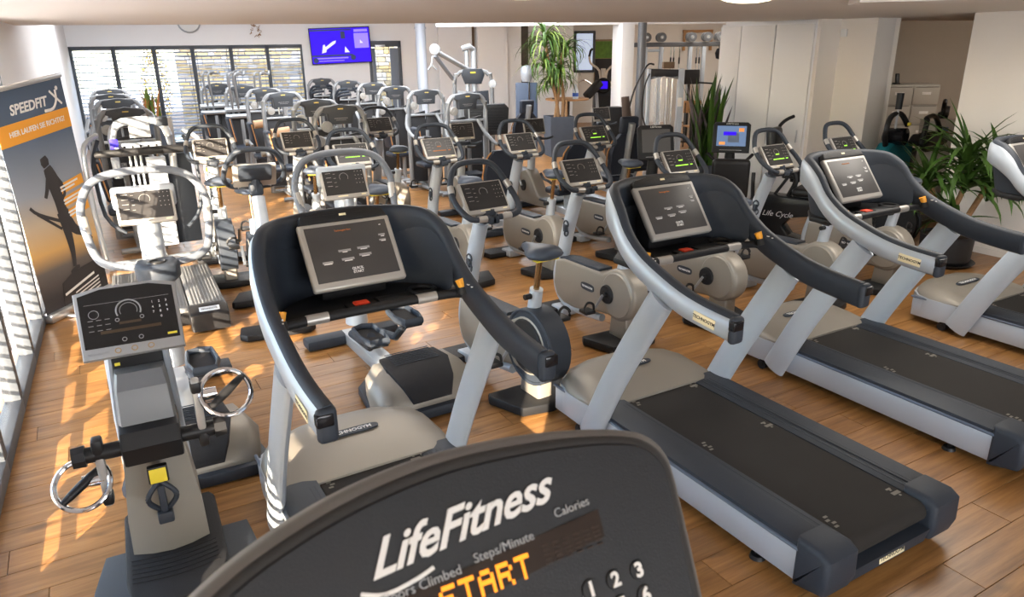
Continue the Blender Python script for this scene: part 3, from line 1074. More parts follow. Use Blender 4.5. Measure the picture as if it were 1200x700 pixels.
def make_bike(led=None, dark_wheel=False):
    T = thing('exercise_bike', 'x', 'exercise bike', group='exercise bikes')
    disc = circle(-.60, .40, .20, 70, 270, 16)          # over the back and down to the underside
    body = [(.22, .49), (.10, .52), (-.15, .525), (-.42, .53)] + disc + [(-.50, .215), (-.38, .20), (-.22, .165), (-.05, .135), (.10, .135), (.20, .18), (.25, .28)]
    b = MB(); b.prism(body, -.075, .075, bev=.028, seg=3)
    b.prism([(-.70, .06), (-.70, .28), (-.52, .28), (-.50, .06)], -.06, .06, bev=.02)
    b.build('body_shroud', CHAMP, T, angle=45)
    b = MB(); b.prism([(.17, .515), (.05, .535), (-.15, .54), (-.37, .548), (-.37, .52), (.17, .495)], -.062, .062, bev=.008); b.build('top_cover', SLATE, T)
    # front frame arc and column
    b = MB()
    b.tube([(-.34, .0, .13), (-.10, 0, .105), (.12, 0, .11), (.235, 0, .19), (.26, 0, .34), (.21, 0, .52), (.13, 0, .78), (.02, 0, 1.06)], [.03, .032, .038, .048, .055, .056, .054, .052], seg=14, smooth=4)
    b.build('column', SILVER, T, angle=60)
    # crank discs and badge both sides
    for s in (1, -1):
        b = MB(); b.cyl((-.60, s * .074, .40), (-.60, s * .083, .40), .175, .165, seg=28); b.build('side_disc', DARK if dark_wheel else CHAMP, T)
        b = MB(); b.cyl((-.50, s * .08, .385), (-.50, s * .10, .385), .075, .068, seg=22); b.cyl((-.50, s * .10, .385), (-.50, s * .12, .385), .022, seg=12); b.build('crank_hub', DARK, T)
        badge(T, 'TECHNOGYM', (-.24, s * .077, .37), (-s, 0, .10 * 0), (0, 0, 1), .17, .06, .022)
    pedal(T, (-.40, .13, .24), 1, (-.50, .125, .385)); pedal(T, (-.60, -.13, .53), -1, (-.50, -.125, .385))
    if dark_wheel:
        b = MB(); b.cyl((-.62, -.07, .40), (-.62, .07, .40), .245, seg=32); b.ring((-.62, .07, .40), .235, .012, nrm=(0, 1, 0)); b.build('rear_wheel_cover', SLATE, T)
    # seat tube
    b = MB(); b.tube([(-.555, 0, .50), (-.605, 0, .76)], [.046, .042], seg=14); b.build('seat_tube', SILVER, T)
    b = MB(); b.tube([(-.548, 0, .47), (-.565, 0, .56)], [.054, .05], seg=14); b.build('seat_collar', CHAMP, T)
    b = MB(); b.tube([(-.60, 0, .74), (-.64, 0, .97)], .019, seg=12); b.build('seat_post', BRASS, T)
    b = MB(); b.tube([(-.60, .04, .72), (-.60, .085, .72)], .018, seg=10); b.build('seat_knob', BLACK, T)
    saddle(T, (-.62, 0, 1.0))
    b = MB(); b.box((-.70, 0, .967), (.05, .16, .008), .003); b.build('seat_label', YELLOW, T)
    # feet
    b = MB(); b.prism([(.17, -.27), (.17, .27), (.33, .29), (.39, .24), (.39, -.24), (.33, -.29)], 0.004, .062, axis='z', bev=.014); b.build('front_foot', DARK, T)
    b = MB(); b.prism([(.10, -.07), (.10, .07), (.26, .08), (.26, -.08)], .01, .085, axis='z', bev=.012); b.build('foot_bracket', SILVER, T)
    b = MB(); b.prism([(-.74, -.20), (-.48, -.28), (-.46, -.26), (-.44, .26), (-.48, .28), (-.74, .20), (-.79, .0)], .004, .07, axis='z', bev=.016); b.build('rear_foot', DARK, T)
    # console, handlebar
    b = MB(); b.box((.035, 0, 1.25), (.05, .25, .15), .02, rot=('Y', .64)); b.build('console_back', SLATE, T)
    b = MB(); b.box((-.04, 0, 1.115), (.12, .10, .10), .02); b.tube([(-.02, 0, 1.06), (.0, 0, 1.2)], .035); b.build('console_bracket', SLATE, T)
    console(T, (-.035, 0, 1.235), .64, led=led)
    b = MB()
    L = [(-.135, .03, 1.115), (-.15, .14, 1.12), (-.14, .195, 1.145), (-.06, .225, 1.205), (.03, .215, 1.29), (.085, .17, 1.385), (.115, .11, 1.43), (.125, 0, 1.44)]
    pts = L + [(x, -y, z) for x, y, z in reversed(L[:-1])]
    b.tube(pts, .0195, seg=12, smooth=4)
    b.build('handlebar', SLATE, T, angle=60)
    for s in (1, -1):
        b = MB(); b.tube([(-.146, s * .06, 1.117), (-.15, s * .125, 1.12)], .0215, seg=12); b.build('pulse_grip', GRIP, T)
        b = MB(); b.tube([(.005, s * .220, 1.268), (.04, s * .210, 1.308)], .0215, seg=12); b.build('pulse_grip', GRIP, T)
        b = MB(); b.box((-.13, s * .01, 1.10), (.05, .06, .05), .012); b.build('bar_clamp', SLATE, T)
    b = MB(); b.ring((.10, .052, .80), .028, .007, nrm=(0, 1, 0), seg=12, ts=6); b.ring((.09, .056, .73), .024, .007, nrm=(0, 1, .2), seg=12, ts=6); b.box((.11, .05, .765), (.04, .03, .06), .008)
    b.build('stowed_strap', SLATE, T)
    return T


bike_g = make_bike(GREENLED)
bike_o = make_bike(None)
bike_a = make_bike(AMBERDIM)
bike_w = make_bike(None, True)
G = 'upright exercise bikes'


def at_console(px, u, v):
    return XY(u, v)


# first row behind the treadmills (room grid), console points
put(bike_o, XY(3.28, 4.61), 2.094, 'grey exercise bike left of the central treadmill, unlit console', G)
put(bike_g, XY(4.23, 4.55), 2.10, 'exercise bike with green-lit console directly behind the central treadmill console', G)
put(bike_g, XY(5.14, 4.34), 2.12, 'exercise bike with green display in front of the black recumbent bike by the closets', G)
put(bike_g, XY(6.09, 4.37), 2.12, 'rightmost exercise bike, green display above the second treadmill from the right', G)
# second row
put(bike_o, XY(3.81, 6.41), 2.094, 'exercise bike behind and left of the small orange-piped seat, dark console', G)
put(bike_g, XY(4.81, 6.52), 2.094, 'exercise bike with bright green lettering, in front of the tall slate planter', G)
put(bike_a, XY(2.96, 6.53), 2.094, 'exercise bike with orange-glowing console in the middle of the room', G)
put(bike_g, XY(2.12, 6.60), 2.08, 'exercise bike with green dot display behind the loop-handled stepper', G)
put(bike_o, XY(1.97, 7.96), 2.07, 'exercise bike standing before the roller machine, left of centre', G)
put(bike_o, XY(3.27, 8.98), 2.07, 'exercise bike farthest back, in front of the row of weight machines', G)
put(bike_w, XY(2.18, 4.15), 2.16, 'exercise bike with dark wheel cover and large slate saddle beside the left treadmill', G)
put(bike_w, XY(1.08, 7.80), 1.99, 'sun-striped exercise bike in the left aisle with wide handlebar', G)
put(bike_w, (-1.99, 5.67, 0), 2.0 - PI, 'exercise bike turned the other way, back of its console to the camera', G)


# ------------------------------------------------------------------ stepper with loop handles
def make_stepper():
    T = thing('stepper', 'x', 'stepper', group='loop-handled steppers')
    console(T, (0, 0, 1.26), .45, .33, .235)
    b = MB(); b.box((.06, 0, 1.30), (.05, .36, .14), .02); b.build('console_back', SILVER, T)
    b = MB(); b.tube([(.05, 0, 1.15), (.04, 0, .75), (.0, 0, .2)], [.085, .09, .10], seg=16, flat=.8, up=(0, 1, 0)); b.build('column', SILVER, T)
    b = MB()
    L = [(-.22, .10, .93), (-.18, .24, .95), (-.12, .31, 1.0), (-.03, .345, 1.15), (.02, .345, 1.28), (.06, .28, 1.40), (.08, .16, 1.45), (.08, 0, 1.46)]
    b.tube(L + [(x, -y, z) for x, y, z in reversed(L[:-1])], .024, seg=12, smooth=4); b.build('loop_handle', mat('loop_grey', (.12, .135, .16), .4), T, angle=60)
    for s in (1, -1):
        b = MB(); b.tube([(-.04, s * .338, 1.12), (.0, s * .347, 1.22)], .027, seg=12); b.build('pulse_grip', GRIP, T)
    # cup holder dome
    b = MB(); b.prism([(-.36, .0), (-.33, .09), (-.24, .125), (-.14, .11), (-.12, 0), (-.14, -.11), (-.24, -.125), (-.33, -.09)], .84, .96, axis='z', bev=.03, seg=3); ch = b.build('cup_holder', SLATE, T, angle=60)
    b = MB(); b.ring((-.27, 0, .962), .045, .008); b.lathe([(0, .9605), (.042, .961)], c=(-.27, 0, 0)); b.build('cup_ring', BLACK, ch)
    b = MB(); b.tube([(-.10, 0, .88), (.02, 0, .80)], .05); b.build('holder_arm', SILVER, T)
    # base: hood with rubber step and slate skirt
    rings = []
    for x, hw, z in [(-.70, .10, .10), (-.82, .20, .20), (-.95, .30, .27), (-1.12, .34, .26), (-1.24, .32, .20), (-1.30, .28, .10)]:
        rings.append([(x, -hw, .05), (x, -hw, z * .7), (x, -hw * .8, z), (x, hw * .8, z), (x, hw, z * .7), (x, hw, .05)])
    b = MB(); b.loft(rings); b.build('base_hood', CHAMP, T, angle=50)
    rings = []
    for x, hw, z in [(-.80, .10, .21), (-.93, .19, .278), (-1.10, .21, .278), (-1.25, .17, .215), (-1.30, .13, .13)]:
        rings.append([(x, -hw, z - .02), (x, -hw, z + .008), (x, -hw * .4, z + .016), (x, hw * .4, z + .016), (x, hw, z + .008), (x, hw, z - .02)])
    b = MB(); b.loft(rings); rb = b.build('rubber_step', RUBBER, T, angle=50)
    b = MB()
    for i in range(9):
        b.box((-.92 - i * .022, 0, .297), (.006, .30, .004), .001, seg=1)
    b.build('step_ribs', SLATE, rb)
    b = MB(); b.prism([(-.62, -.14), (-.62, .14), (-.80, .30), (-1.22, .36), (-1.34, .30), (-1.34, -.30), (-1.22, -.36), (-.80, -.30)], .005, .075, axis='z', bev=.015); b.build('base_skirt', SLATE, T)
    b = MB(); b.prism([(.20, .0), (.20, .085), (-.66, .10), (-.66, 0)], -.07, .07, bev=.01); b.build('base_beam', SILVERD, T)
    b = MB(); b.prism([(.08, -.36), (.08, .36), (.22, .36), (.22, -.36)], .005, .085, axis='z', bev=.02); b.build('front_foot', SLATE, T)
    for s in (1, -1):
        b = MB()
        cx, cy = -.62 - .04 * s, s * .14
        b.prism([(cx - .17, cy - .06), (cx - .17, cy + .06), (cx - .05, cy + .085), (cx + .13, cy + .07), (cx + .16, cy), (cx + .13, cy - .07), (cx - .05, cy - .085)], .345 - .03 * s, .375 - .03 * s, axis='z', bev=.008)
        p = b.build('pedal', RUBBER, T)
        b = MB()
        z = .385 - .03 * s
        rim = [(cx - .17, cy - .06, z), (cx - .17, cy + .06, z), (cx - .05, cy + .085, z), (cx + .13, cy + .07, z), (cx + .16, cy, z), (cx + .13, cy - .07, z), (cx - .05, cy - .085, z)]
        b.tube(rim, .013, seg=8, closed=True, flat=2.0); b.build('pedal_rim', SLATE, p)
        b = MB(); b.tube([(cx - .02, cy, .35), (cx + .1, cy * .8, .22), (-.1, s * .08, .16)], .028, seg=10); b.build('pedal_arm', SLATE, p)
    return T


stp = make_stepper()
put(stp, (-1.17, 5.12, 0), 2.12, 'loop-handled stepper with bare pedals between the left treadmill and bikes', 'loop-handled steppers')
put(stp, (-2.24, 4.41, 0), 2.06, 'sun-striped loop-handled stepper beside the advertising banner', 'loop-handled steppers')


# ------------------------------------------------------------------ upper body ergometer
def make_ergo():
    T = thing('arm_ergometer', 'x', 'arm ergometer')
    up = Vector((.20, 0, .27)).normalized()
    M = frame((-.10, .0, 1.125), (0, -1, 0), up)
    b = MB(); b.prism([(-.185, -.15), (.185, -.15), (.19, .135), (.10, .155), (-.10, .155), (-.19, .135)], -.035, 0, axis='z', bev=.010, M=M); f = b.build('console', mat('grey_console_frame', (.33, .33, .33), .4, .4), T)
    b = MB(); b.prism([(-.172, -.105), (.172, -.108), (.174, .118), (.09, .140), (-.09, .140), (-.174, .118)], -.002, .002, axis='z', M=M); b.build('display', mat('black_glass', (.015, .014, .014), .2), f)
    b = MB()
    b.ring((.0, .035, .003), .045, .003, seg=20, ts=4, a0=-.4, a1=PI + .4); b.ring((.0, .035, .003), .032, .0012, seg=20, ts=4, a0=-.4, a1=PI + .4)
    b.ring((-.125, .035, .003), .018, .0012, seg=14, ts=4); b.ring((-.045, -.0, .003), .007, .0015, seg=10, ts=4); b.ring((.045, .0, .003), .007, .0015, seg=10, ts=4)
    b.ring((-.03, -.085, .003), .008, .0015, seg=10, ts=4); b.ring((.03, -.085, .003), .008, .0015, seg=10, ts=4)
    for i, y in enumerate((.01, -.012, -.034)):
        for k in range(3): b.box((-.14 + k * .03, y, .003), (.018, .0022, .001))
    b.box((0, .078, .003), (.31, .0012, .0006))
    b.bm.transform(M); b.build('dial_print', GREYP, f)
    for i, ch in enumerate('123456789'):
        text(ch, .014, WHITEP, f, M @ Matrix.Translation((.09 + (i % 3) * .026, .055 - (i // 3) * .022, .003)))
    text('0', .014, WHITEP, f, M @ Matrix.Translation((.116, -.011, .003)))
    b = MB(); b.box((0, -.045, .003), (.22, .012, .0008)); b.box((0, -.015, .003), (.08, .01, .0008)); b.bm.transform(M); b.build('dim_led', mat('dim_amber', (.06, .035, .015), .4), f)
    b = MB(); b.box((.145, -.09, .003), (.035, .009, .001)); b.bm.transform(M); b.build('maker_label', YELLOW, f)
    b = MB()
    for x, in ((-.06,), (.0,), (.06,)):
        b.ring((x, -.127, .001), .010, .002, seg=14, ts=5)
    b.bm.transform(M); b.build('buttons', mat('button_rings', (.35, .22, .10), .5), f)
    text('TECHNOGYM', .012, GREYP, f, M @ Matrix.Translation((-.13, -.13, .001)))
    # rear mast with rails
    b = MB(); b.tube([(.03, 0, 1.08), (.10, 0, .8), (.12, 0, .15)], [.11, .115, .12], seg=20, flat=.6, up=(0, 1, 0)); b.build('mast', SILVERD, T, angle=60)
    for s in (1, -1):
        b = MB(); b.tube([(-.10, s * .105, .98), (-.09, s * .115, .7), (-.02, s * .12, .4)], .016, seg=8); b.build('side_rail', SILVER, T)
    b = MB(); b.prism([(-.13, .86), (-.13, 1.02), (.06, 1.05), (.10, .84)], -.095, .095, bev=.01); b.build('rail_cover', BLACK, T)
    b = MB(); b.box((-.135, .075, .95), (.006, .02, .012), .001); b.build('warning_mark', YELLOW, T)
    # front housing: tapering champagne column
    rings = []
    for z, hw, x0, x1 in [(.14, .150, -.30, -.02), (.30, .145, -.30, .0), (.55, .120, -.29, .02), (.66, .108, -.28, .04)]:
        rings.append([(x0, -hw * .5, z), (x0 + .03, -hw, z), (x1, -hw, z), (x1, hw, z), (x0 + .03, hw, z), (x0, hw * .5, z), (x0 - .012, 0, z)])
    b = MB(); b.loft(rings); b.build('lower_column', CHAMP, T, angle=30)
    rings = []
    for z, hw, x0, x1 in [(.66, .105, -.30, .02), (.76, .105, -.30, .04), (.88, .10, -.26, .05), (.93, .09, -.20, .05)]:
        rings.append([(x0, -hw * .9, z), (x0 + .02, -hw, z), (x1, -hw, z), (x1, hw, z), (x0 + .02, hw, z), (x0, hw * .9, z)])
    b = MB(); b.loft(rings); b.build('upper_housing', mat('housing_grey', (.17, .175, .18), .45, .3), T, angle=30)
    # crank hub
    b = MB(); b.prism([(-.36, .60), (-.38, .68), (-.35, .74), (-.20, .76), (-.20, .58), (-.30, .57)], -.11, .11, bev=.012); b.build('crank_housing', BLACK, T)
    b = MB(); b.cyl((-.31, .25, .665), (-.31, -.25, .665), .032, seg=16)
    for s in (1, -1): b.cyl((-.31, s * .235, .665), (-.31, s * .28, .665), .045, .042, seg=8)
    b.build('crank_axle', BLACK, T)
    b = MB(); b.box((-.365, 0, .545), (.03, .075, .075), .006); b.build('latch_block', BLACK, T)
    b = MB(); b.box((-.383, 0, .545), (.004, .062, .062), .001); b.build('yellow_sticker', YELLOW, T)
    b = MB()
    b.tube([(-.36, .0, .51), (-.37, .045, .46), (-.365, .05, .42), (-.35, .015, .37)], .011, seg=8, smooth=4)
    b.tube([(-.36, .0, .51), (-.37, -.045, .46), (-.365, -.05, .42), (-.35, -.015, .37)], .011, seg=8, smooth=4)
    b.box((-.355, 0, .42), (.04, .028, .14), .008); b.box((-.365, 0, .345), (.045, .06, .05), .008)
    b.build('quick_release_lever', SLATE, T)
    for s, zd in ((1, -1), (-1, 1)):
        y = s * .19
        zc = .665 + zd * .10
        b = MB(); b.box((-.31, y, zc), (.055, .032, .26), .008); ar = b.build('crank_arm', FRAME, T)
        b = MB(); b.box((-.31, y, .665 - zd * .03), (.062, .04, .07), .01); b.build('arm_cap', BLACK, ar)
        b = MB(); b.box((-.31, y, .665 + zd * .20), (.062, .04, .05), .01); b.build('arm_cap', BLACK, ar)
        hy = y + s * (.075 if s > 0 else .11); hz = .665 + zd * (.11 if s > 0 else .155)
        b = MB(); b.cyl((-.31, y, hz), (-.31, y + s * .075, hz), .028, .024, seg=14); b.build('grip_axle', CHROME, ar)
        b = MB(); b.ring((-.33, hy, hz), .098, .011, nrm=(-.75, .1 * s, .66), seg=36, ts=10); b.build('grip_ring', CHROME, T)
        d = Vector((.35, -.72, .42)).normalized()
        q = Vector((-.33, hy, hz))
        b = MB(); b.tube([q - d * .09, q - d * .05, q, q + d * .05, q + d * .09], [.013, .017, .019, .017, .013], seg=12); b.build('hand_grip', BLACK, T)
    # foot plate, base
    b = MB()
    b.prism([(.10, -.185), (.10, .155), (.06, .185), (-.42, .185), (-.62, .16), (-.62, -.16), (-.42, -.205), (.06, -.205)], .085, .135, axis='z', bev=.018)
    rp = b.build('rubber_foot_plate', RUBBER, T)
    b = MB()
    for i in range(6):
        x = -.33 - i * .03
        b.tube([(x + .02, .16, .136), (x, .05, .136), (x - .002, -.05, .136), (x + .02, -.17, .136)], .003, seg=4, smooth=3)
    b.build('plate_ribs', BLACK, rp)
    b = MB(); b.prism([(-.14, -.32), (-.14, .27), (-.36, .31), (-.70, .31), (-.70, -.34), (-.36, -.34)], .01, .085, axis='z', bev=.02); b.build('base_skirt', SLATE, T)
    b = MB(); b.box((-.2, 0, .05), (1.0, .2, .07), .01); b.build('base_beam', DARK, T)
    return T


erg = make_ergo()
put(erg, (-1.60, 2.86, 0), 2.05, 'arm ergometer with chrome ring grips and dark console at the lower left')

# ------------------------------------------------------------------ weight machines with arch frame
def make_arch(pulleys=((.20, 1.28, .058),), kind='press', pipe=None):
    """arch plane at x=0, plate stack behind it, seat on the -x side"""
    T = thing('weight_machine', 'x', 'weight machine', group='weight machines')
    pipe = PIPEG
    b = MB()
    L = [(0, .30, 0.03), (0, .30, 1.28), (0, .285, 1.40), (0, .235, 1.475), (0, .16, 1.50)]
    b.tube(L + [(x, -y, z) for x, y, z in reversed(L)], .033, seg=12, smooth=2); b.build('arch_frame', pipe, T, angle=60)
    b = MB()
    b.prism([(-.215, 1.47), (-.19, 1.515), (0, 1.545), (.19, 1.515), (.215, 1.47), (.15, 1.44), (.14, 1.32), (-.14, 1.32), (-.15, 1.44)], -.045, .045, axis='x', bev=.014)
    p = b.build('top_plate', mat('arch_plate', (.045, .05, .058), .5), T)
    b = MB(); b.box((-.047, 0, 1.495), (.004, .065, .014), .002); lb = b.build('yellow_logo', mat('soft_yellow', (.6, .45, .12), .5), p)
    b = MB(); b.box((-.047, .0, 1.39), (.002, .16, .005)); b.box((-.047, 0, 1.37), (.002, .12, .004)); b.build('plate_print', GREYP, p)['kind'] = 'stuff'
    # twin shroud panels
    for s in (1, -1):
        b = MB()
        y0, y1 = (.006, .255) if s > 0 else (-.255, -.006)
        za, zb = (1.22, 1.17) if s > 0 else (1.17, 1.22)
        b.prism([(y0, .12), (y1, .12), (y1, za if s < 0 else zb), (y0, zb if s < 0 else za)], .03, .06, axis='x', bev=.006)
        b.build('shroud_panel', mat('shroud_grey', (.030, .031, .034), .55), T)
    b = MB(); b.box((.18, 0, .6), (.22, .40, .96), .01); b.build('weight_stack_housing', BLACK, T)
    b = MB(); b.box((.0, 0, 1.16), (.03, .56, .03), .004); b.cyl((.05, .06, 1.15), (.05, .06, 1.4), .012, seg=8); b.cyl((.05, -.06, 1.15), (.05, -.06, 1.4), .012, seg=8); b.build('cross_member', SILVERD, T)
    for (y, z, r) in pulleys:
        b = MB(); b.lathe([(0, .02), (r * .25, .022), (r * .3, .016), (r * .9, .014), (r, .004), (r, -.02), (0, -.02)], M=frame((-.04, y, z), (0, -1, 0), (0, 0, 1)), seg=20); b.build('pulley_cover', mat('pulley_grey', (.33, .32, .30), .5, .3), T)
    # floor frame
    b = MB()
    b.tube([(0, .30, .05), (0, -.30, .05)], .03, seg=8); b.tube([(0, .12, .05), (-.78, .12, .05)], .032, seg=8); b.tube([(-.78, .32, .05), (-.78, -.15, .05)], .032, seg=8); b.tube([(0, 0, .05), (.38, 0, .05)], .03, seg=8); b.tube([(.38, .25, .05), (.38, -.25, .05)], .03, seg=8)
    b.build('floor_frame', pipe, T)
    # seat column, seat, backrest
    if kind in ('press', 'row', 'hook', 'loop'):
        b = MB(); b.tube([(-.55, .12, .05), (-.55, .12, .42)], .035, seg=8); b.tube([(-.30, .12, .08), (-.28, .12, .95)], .03, seg=8); b.build('seat_column', pipe, T)
        b = MB(); b.box((-.50, .20, .47), (.34, .34, .08), .03, seg=3); b.build('seat', NAVY, T)
        b = MB(); b.box((-.46, .36, .80), (.28, .07, .46), .03, seg=3, rot=('X', -.15)); bk = b.build('backrest', NAVY, T)
        b = MB(); b.tube([(-.605, .33, .60), (-.605, .39, 1.0)], .009, seg=6); b.build('piping', TAN, bk)
    if kind == 'press':
        for s in (1, -1):
            b = MB(); b.tube([(-.10, .12 + s * .24, 1.18), (-.22, .12 + s * .30, 1.0), (-.50, .12 + s * .30, .88), (-.72, .12 + s * .24, .90)], [.028, .028, .024, .02], seg=8, smooth=3); a = b.build('lever_arm', pipe, T)
            b = MB(); b.tube([(-.68, .12 + s * .25, .90), (-.84, .12 + s * .18, .90)], .022, seg=8); b.build('hand_grip', BLACK, a)
    if kind == 'row':
        for s in (1, -1):
            b = MB(); b.tube([(-.12, .12 + s * .22, .62), (-.35, .12 + s * .30, .72), (-.55, .12 + s * .28, .66)], .026, seg=8, smooth=3); a = b.build('lever_arm', pipe, T)
            b = MB(); b.lathe([(0, .03), (.05, .028), (.055, 0), (.05, -.028), (0, -.03)], M=frame((-.40, .12 + s * .34, .70), (1, 0, 0), (0, 0, 1)), seg=16); b.build('pivot_disc', CHAMP, a)
        b = MB(); b.cyl((-.62, .36, 1.0), (-.62, .10, 1.02), .065, seg=16); b.build('roller_pad', mat('tan_roller', (.42, .25, .14), .6), T)
        b = MB(); b.tube([(-.62, .06, 1.02), (-.48, -.04, .86), (-.30, -.1, .6)], .028, seg=8); b.build('roller_arm', pipe, T)
    if kind == 'hook':
        for s in (1, -1):
            for q in (0, 1):
                y = s * .22 - q * .10
                b = MB(); b.tube([(-.05, y, 1.02), (-.20, y + .02, 1.30), (-.36, y + .06, 1.62), (-.40, y + .05, 1.74), (-.32, y - .02, 1.76), (-.18, y - .14, 1.72), (-.12, y - .17, 1.78)], .019, seg=8, smooth=3)
                b.build('hook_lever', pipe, T)
        b = MB()
        for z in (1.0, 1.12): b.cyl((-.08, .36, z), (-.08, -.36, z), .045, seg=12)
        b.build('pivot_barrel', SILVERD, T)
    if kind == 'loop':
        for q in range(3):
            for s in (1, -1):
                b = MB(); b.tube([(-.15, .12 + s * .12, .95), (-.30 - q * .08, .12 + s * .24, 1.22), (-.42 - q * .09, .12 + s * .20, 1.38 - q * .05), (-.52 - q * .10, .12 + s * .06, 1.40 - q * .05)], .026, seg=8, smooth=3)
                b.build('curved_arm', SLATE, T)
    return T


PIPEG = mat('pipe_grey', (.24, .25, .26), .45, .25)
am1 = make_arch(((.215, 1.30, .06),), 'press')
am2 = make_arch(((.17, 1.30, .065), (.27, 1.14, .065)), 'press')
am3 = make_arch(((.20, 1.27, .058),), 'row')
am4 = make_arch((), 'hook')
am5 = make_arch(((-.21, 1.25, .05),), 'loop')
WG = 'arch-framed weight machines'
# centre row
put(am2, XY(2.63, 8.50), HD, 'weight machine nearest the camera in the centre row, two stacked pulley discs', WG)
put(am1, XY(2.69, 9.69), HD, 'weight machine second in the centre row, one pulley disc left', WG)
put(am3, XY(2.74, 11.65), HD, 'weight machine with tan roller pad, third in the centre row', WG)
put(am3, XY(2.80, 13.15), HD, 'weight machine fourth in the centre row, before the window blinds', WG)
put(am4, XY(2.70, 14.5), HD, 'weight machine with tall curved hook levers in the centre row', WG)
put(am4, XY(2.45, 15.7), HD, 'weight machine with hook levers farthest back before the window blinds', WG)
# right-hand row
put(am1, XY(4.78, 9.50), HD, 'weight machine nearest the camera in the right-hand row, below the pulldown tower', WG)
put(am1, XY(4.72, 10.78), HD, 'weight machine second in the right-hand row, navy backrest at its left', WG)
put(am2, XY(4.75, 12.14), HD, 'weight machine third in the right-hand row, in front of the glass door', WG)
put(am1, XY(4.92, 13.7), HD, 'weight machine with glinting logo plate left of the glass door', WG)
put(am5, XY(4.86, 15.0), HD, 'weight machine with dark curved arms below the wall screen', WG)
put(am5, XY(4.78, 16.55), HD, 'weight machine with curved arms farthest back below the wall screen', WG)
# left-hand row along the glazing
put(am1, XY(.48, 9.69), HD, 'weight machine second from the front in the left-hand row, blue card beside it', WG)
put(am1, XY(.51, 11.67), HD, 'weight machine third in the left-hand row near the slatted window', WG)
put(am1, XY(.49, 13.09), HD, 'weight machine fourth in the left-hand row', WG)
put(am3, XY(.55, 14.8), HD, 'weight machine at the far end of the left-hand row by the window corner', WG)

# front machine of the left-hand row: wide padded bar and tall bars
T = thing('pull_down_machine', 'grey machine with long dark padded bar and perforated silver box, front of left-hand row', 'weight machine', XY(.53, 8.62), HD)
b = MB(); L = [(0, .27, .9), (0, .27, 1.30), (0, .20, 1.44), (0, .08, 1.47)]
b.tube(L + [(x, -y, z) for x, y, z in reversed(L)], .04, seg=12, smooth=2); b.build('arch_frame', SILVER, T)
b = MB(); b.prism([(-.10, 1.30), (-.10, 1.50), (.10, 1.50), (.10, 1.30)], -.05, .05, axis='x', bev=.02); b.build('top_plate', SILVERD, T)
b = MB(); b.box((0, -.22, 1.45), (.09, .12, .10), .02); b.build('bar_joint', SLATE, T)
b = MB(); b.tube([(-.35, .45, 1.18), (-.38, .30, 1.20), (-.38, -.42, 1.20), (-.35, -.50, 1.18)], [.02, .03, .03, .02], seg=12, smooth=3, flat=1.3); b.tube([(-.30, .44, 1.20), (-.30, -.46, 1.22)], .022, seg=8); b.build('padded_bar', DARK, T)
for s in (1, -1):
    b = MB(); b.tube([(-.1, s * .40, 1.36), (-.2, s * .52, 1.28), (-.26, s * .55, 1.1), (-.28, s * .55, .6), (-.30, s * .52, .04)], .024, seg=10, smooth=3); b.build('side_bar', SILVERD, T)
    b = MB(); b.tube([(-.05, s * .40, 1.30), (-.12, s * .48, 1.05), (-.15, s * .46, .55), (-.2, s * .3, .35)], .02, seg=10, smooth=3); b.build('curved_lever', SLATE, T)
b = MB(); b.box((-.06, .02, 1.22), (.05, .40, .07), .008); bx = b.build('perforated_box', SILVER, T)
b = MB()
for k in range(5): b.cyl((-.088, -.13 + k * .075, 1.22), (-.084, -.13 + k * .075, 1.22), .012, seg=10)
b.build('box_hole', BLACK, bx)
b = MB(); b.box((-.05, -.10, .62), (.05, .19, .96), .01); b.build('light_panel', SILVER, T)
b = MB(); b.box((.05, -.32, .62), (.05, .26, .98), .01); b.box((.05, -.1, .6), (.04, .1, .9)); b.build('shroud_panel', SLATE, T)
b = MB(); b.box((-.02, 0, .08), (.66, .08, .08), .01); b.box((-.3, 0, .05), (.08, 1.05, .07), .01); b.build('floor_frame', SILVERD, T)
for k in range(3):
    b = MB(); b.tube([(-.12, .14 - k * .05, .30), (-.12, .14 - k * .05, 1.15)], .012, seg=8); b.build('guide_rod', SILVER, T)
b = MB(); b.tube([(-.28, -.55, .95), (-.31, -.66, .95)], .016, seg=8); b.build('side_peg', BLACK, T)
b = MB(); b.box((-.28, -.56, .95), (.05, .04, .04), .008); b.build('orange_peg', ORANGE, T)
b = MB(); b.box((-.12, .26, 1.24), (.01, .075, .14), .002); cdd = b.build('notice_card', BLUELED if False else mat('blue_card', (.03, .02, .45), .5), T)
b = MB(); b.box((-.126, .245, 1.20), (.002, .03, .05)); b.build('card_print', WHITEP, cdd)

# flat ramp machine behind the banner stepper
T = thing('vibration_platform', 'low ribbed grey platform with black rounded end, sunlit, left of the bikes', 'platform', XY(.40, 6.75), 2.05)
T.scale = (1, .9, 1)
for s, wd in ((1, .30), (0, .30), (-1, .30)):
    b = MB(); b.box((0, s * .31, .17), (1.3, wd, .05), .012)
    for k in range(9): b.box((0, s * .31 - .12 + k * .03, .197), (1.22, .008, .006))
    b.build('ribbed_tread', mat('grey_tread', (.16, .165, .17), .55, .1), T)
b = MB(); b.prism([(-.80, .02), (-.62, .02), (-.62, .20), (-.70, .205), (-.80, .16)], -.47, -.14, bev=.02); b.build('end_cap', BLACK, T)
b = MB(); b.prism([(-.80, .02), (-.62, .02), (-.62, .20), (-.70, .205), (-.80, .16)], .16, .47, bev=.02); b.build('end_cap', BLACK, T)
b = MB(); b.box((0, 0, .08), (1.2, .86, .12), .01); b.build('under_frame', BLACK, T)
plate(T, 'TECHNOGYM', (-.745, -.31, .186), (0, -1, 0), (.6, 0, .35), .17, .05, .022, SILVER)


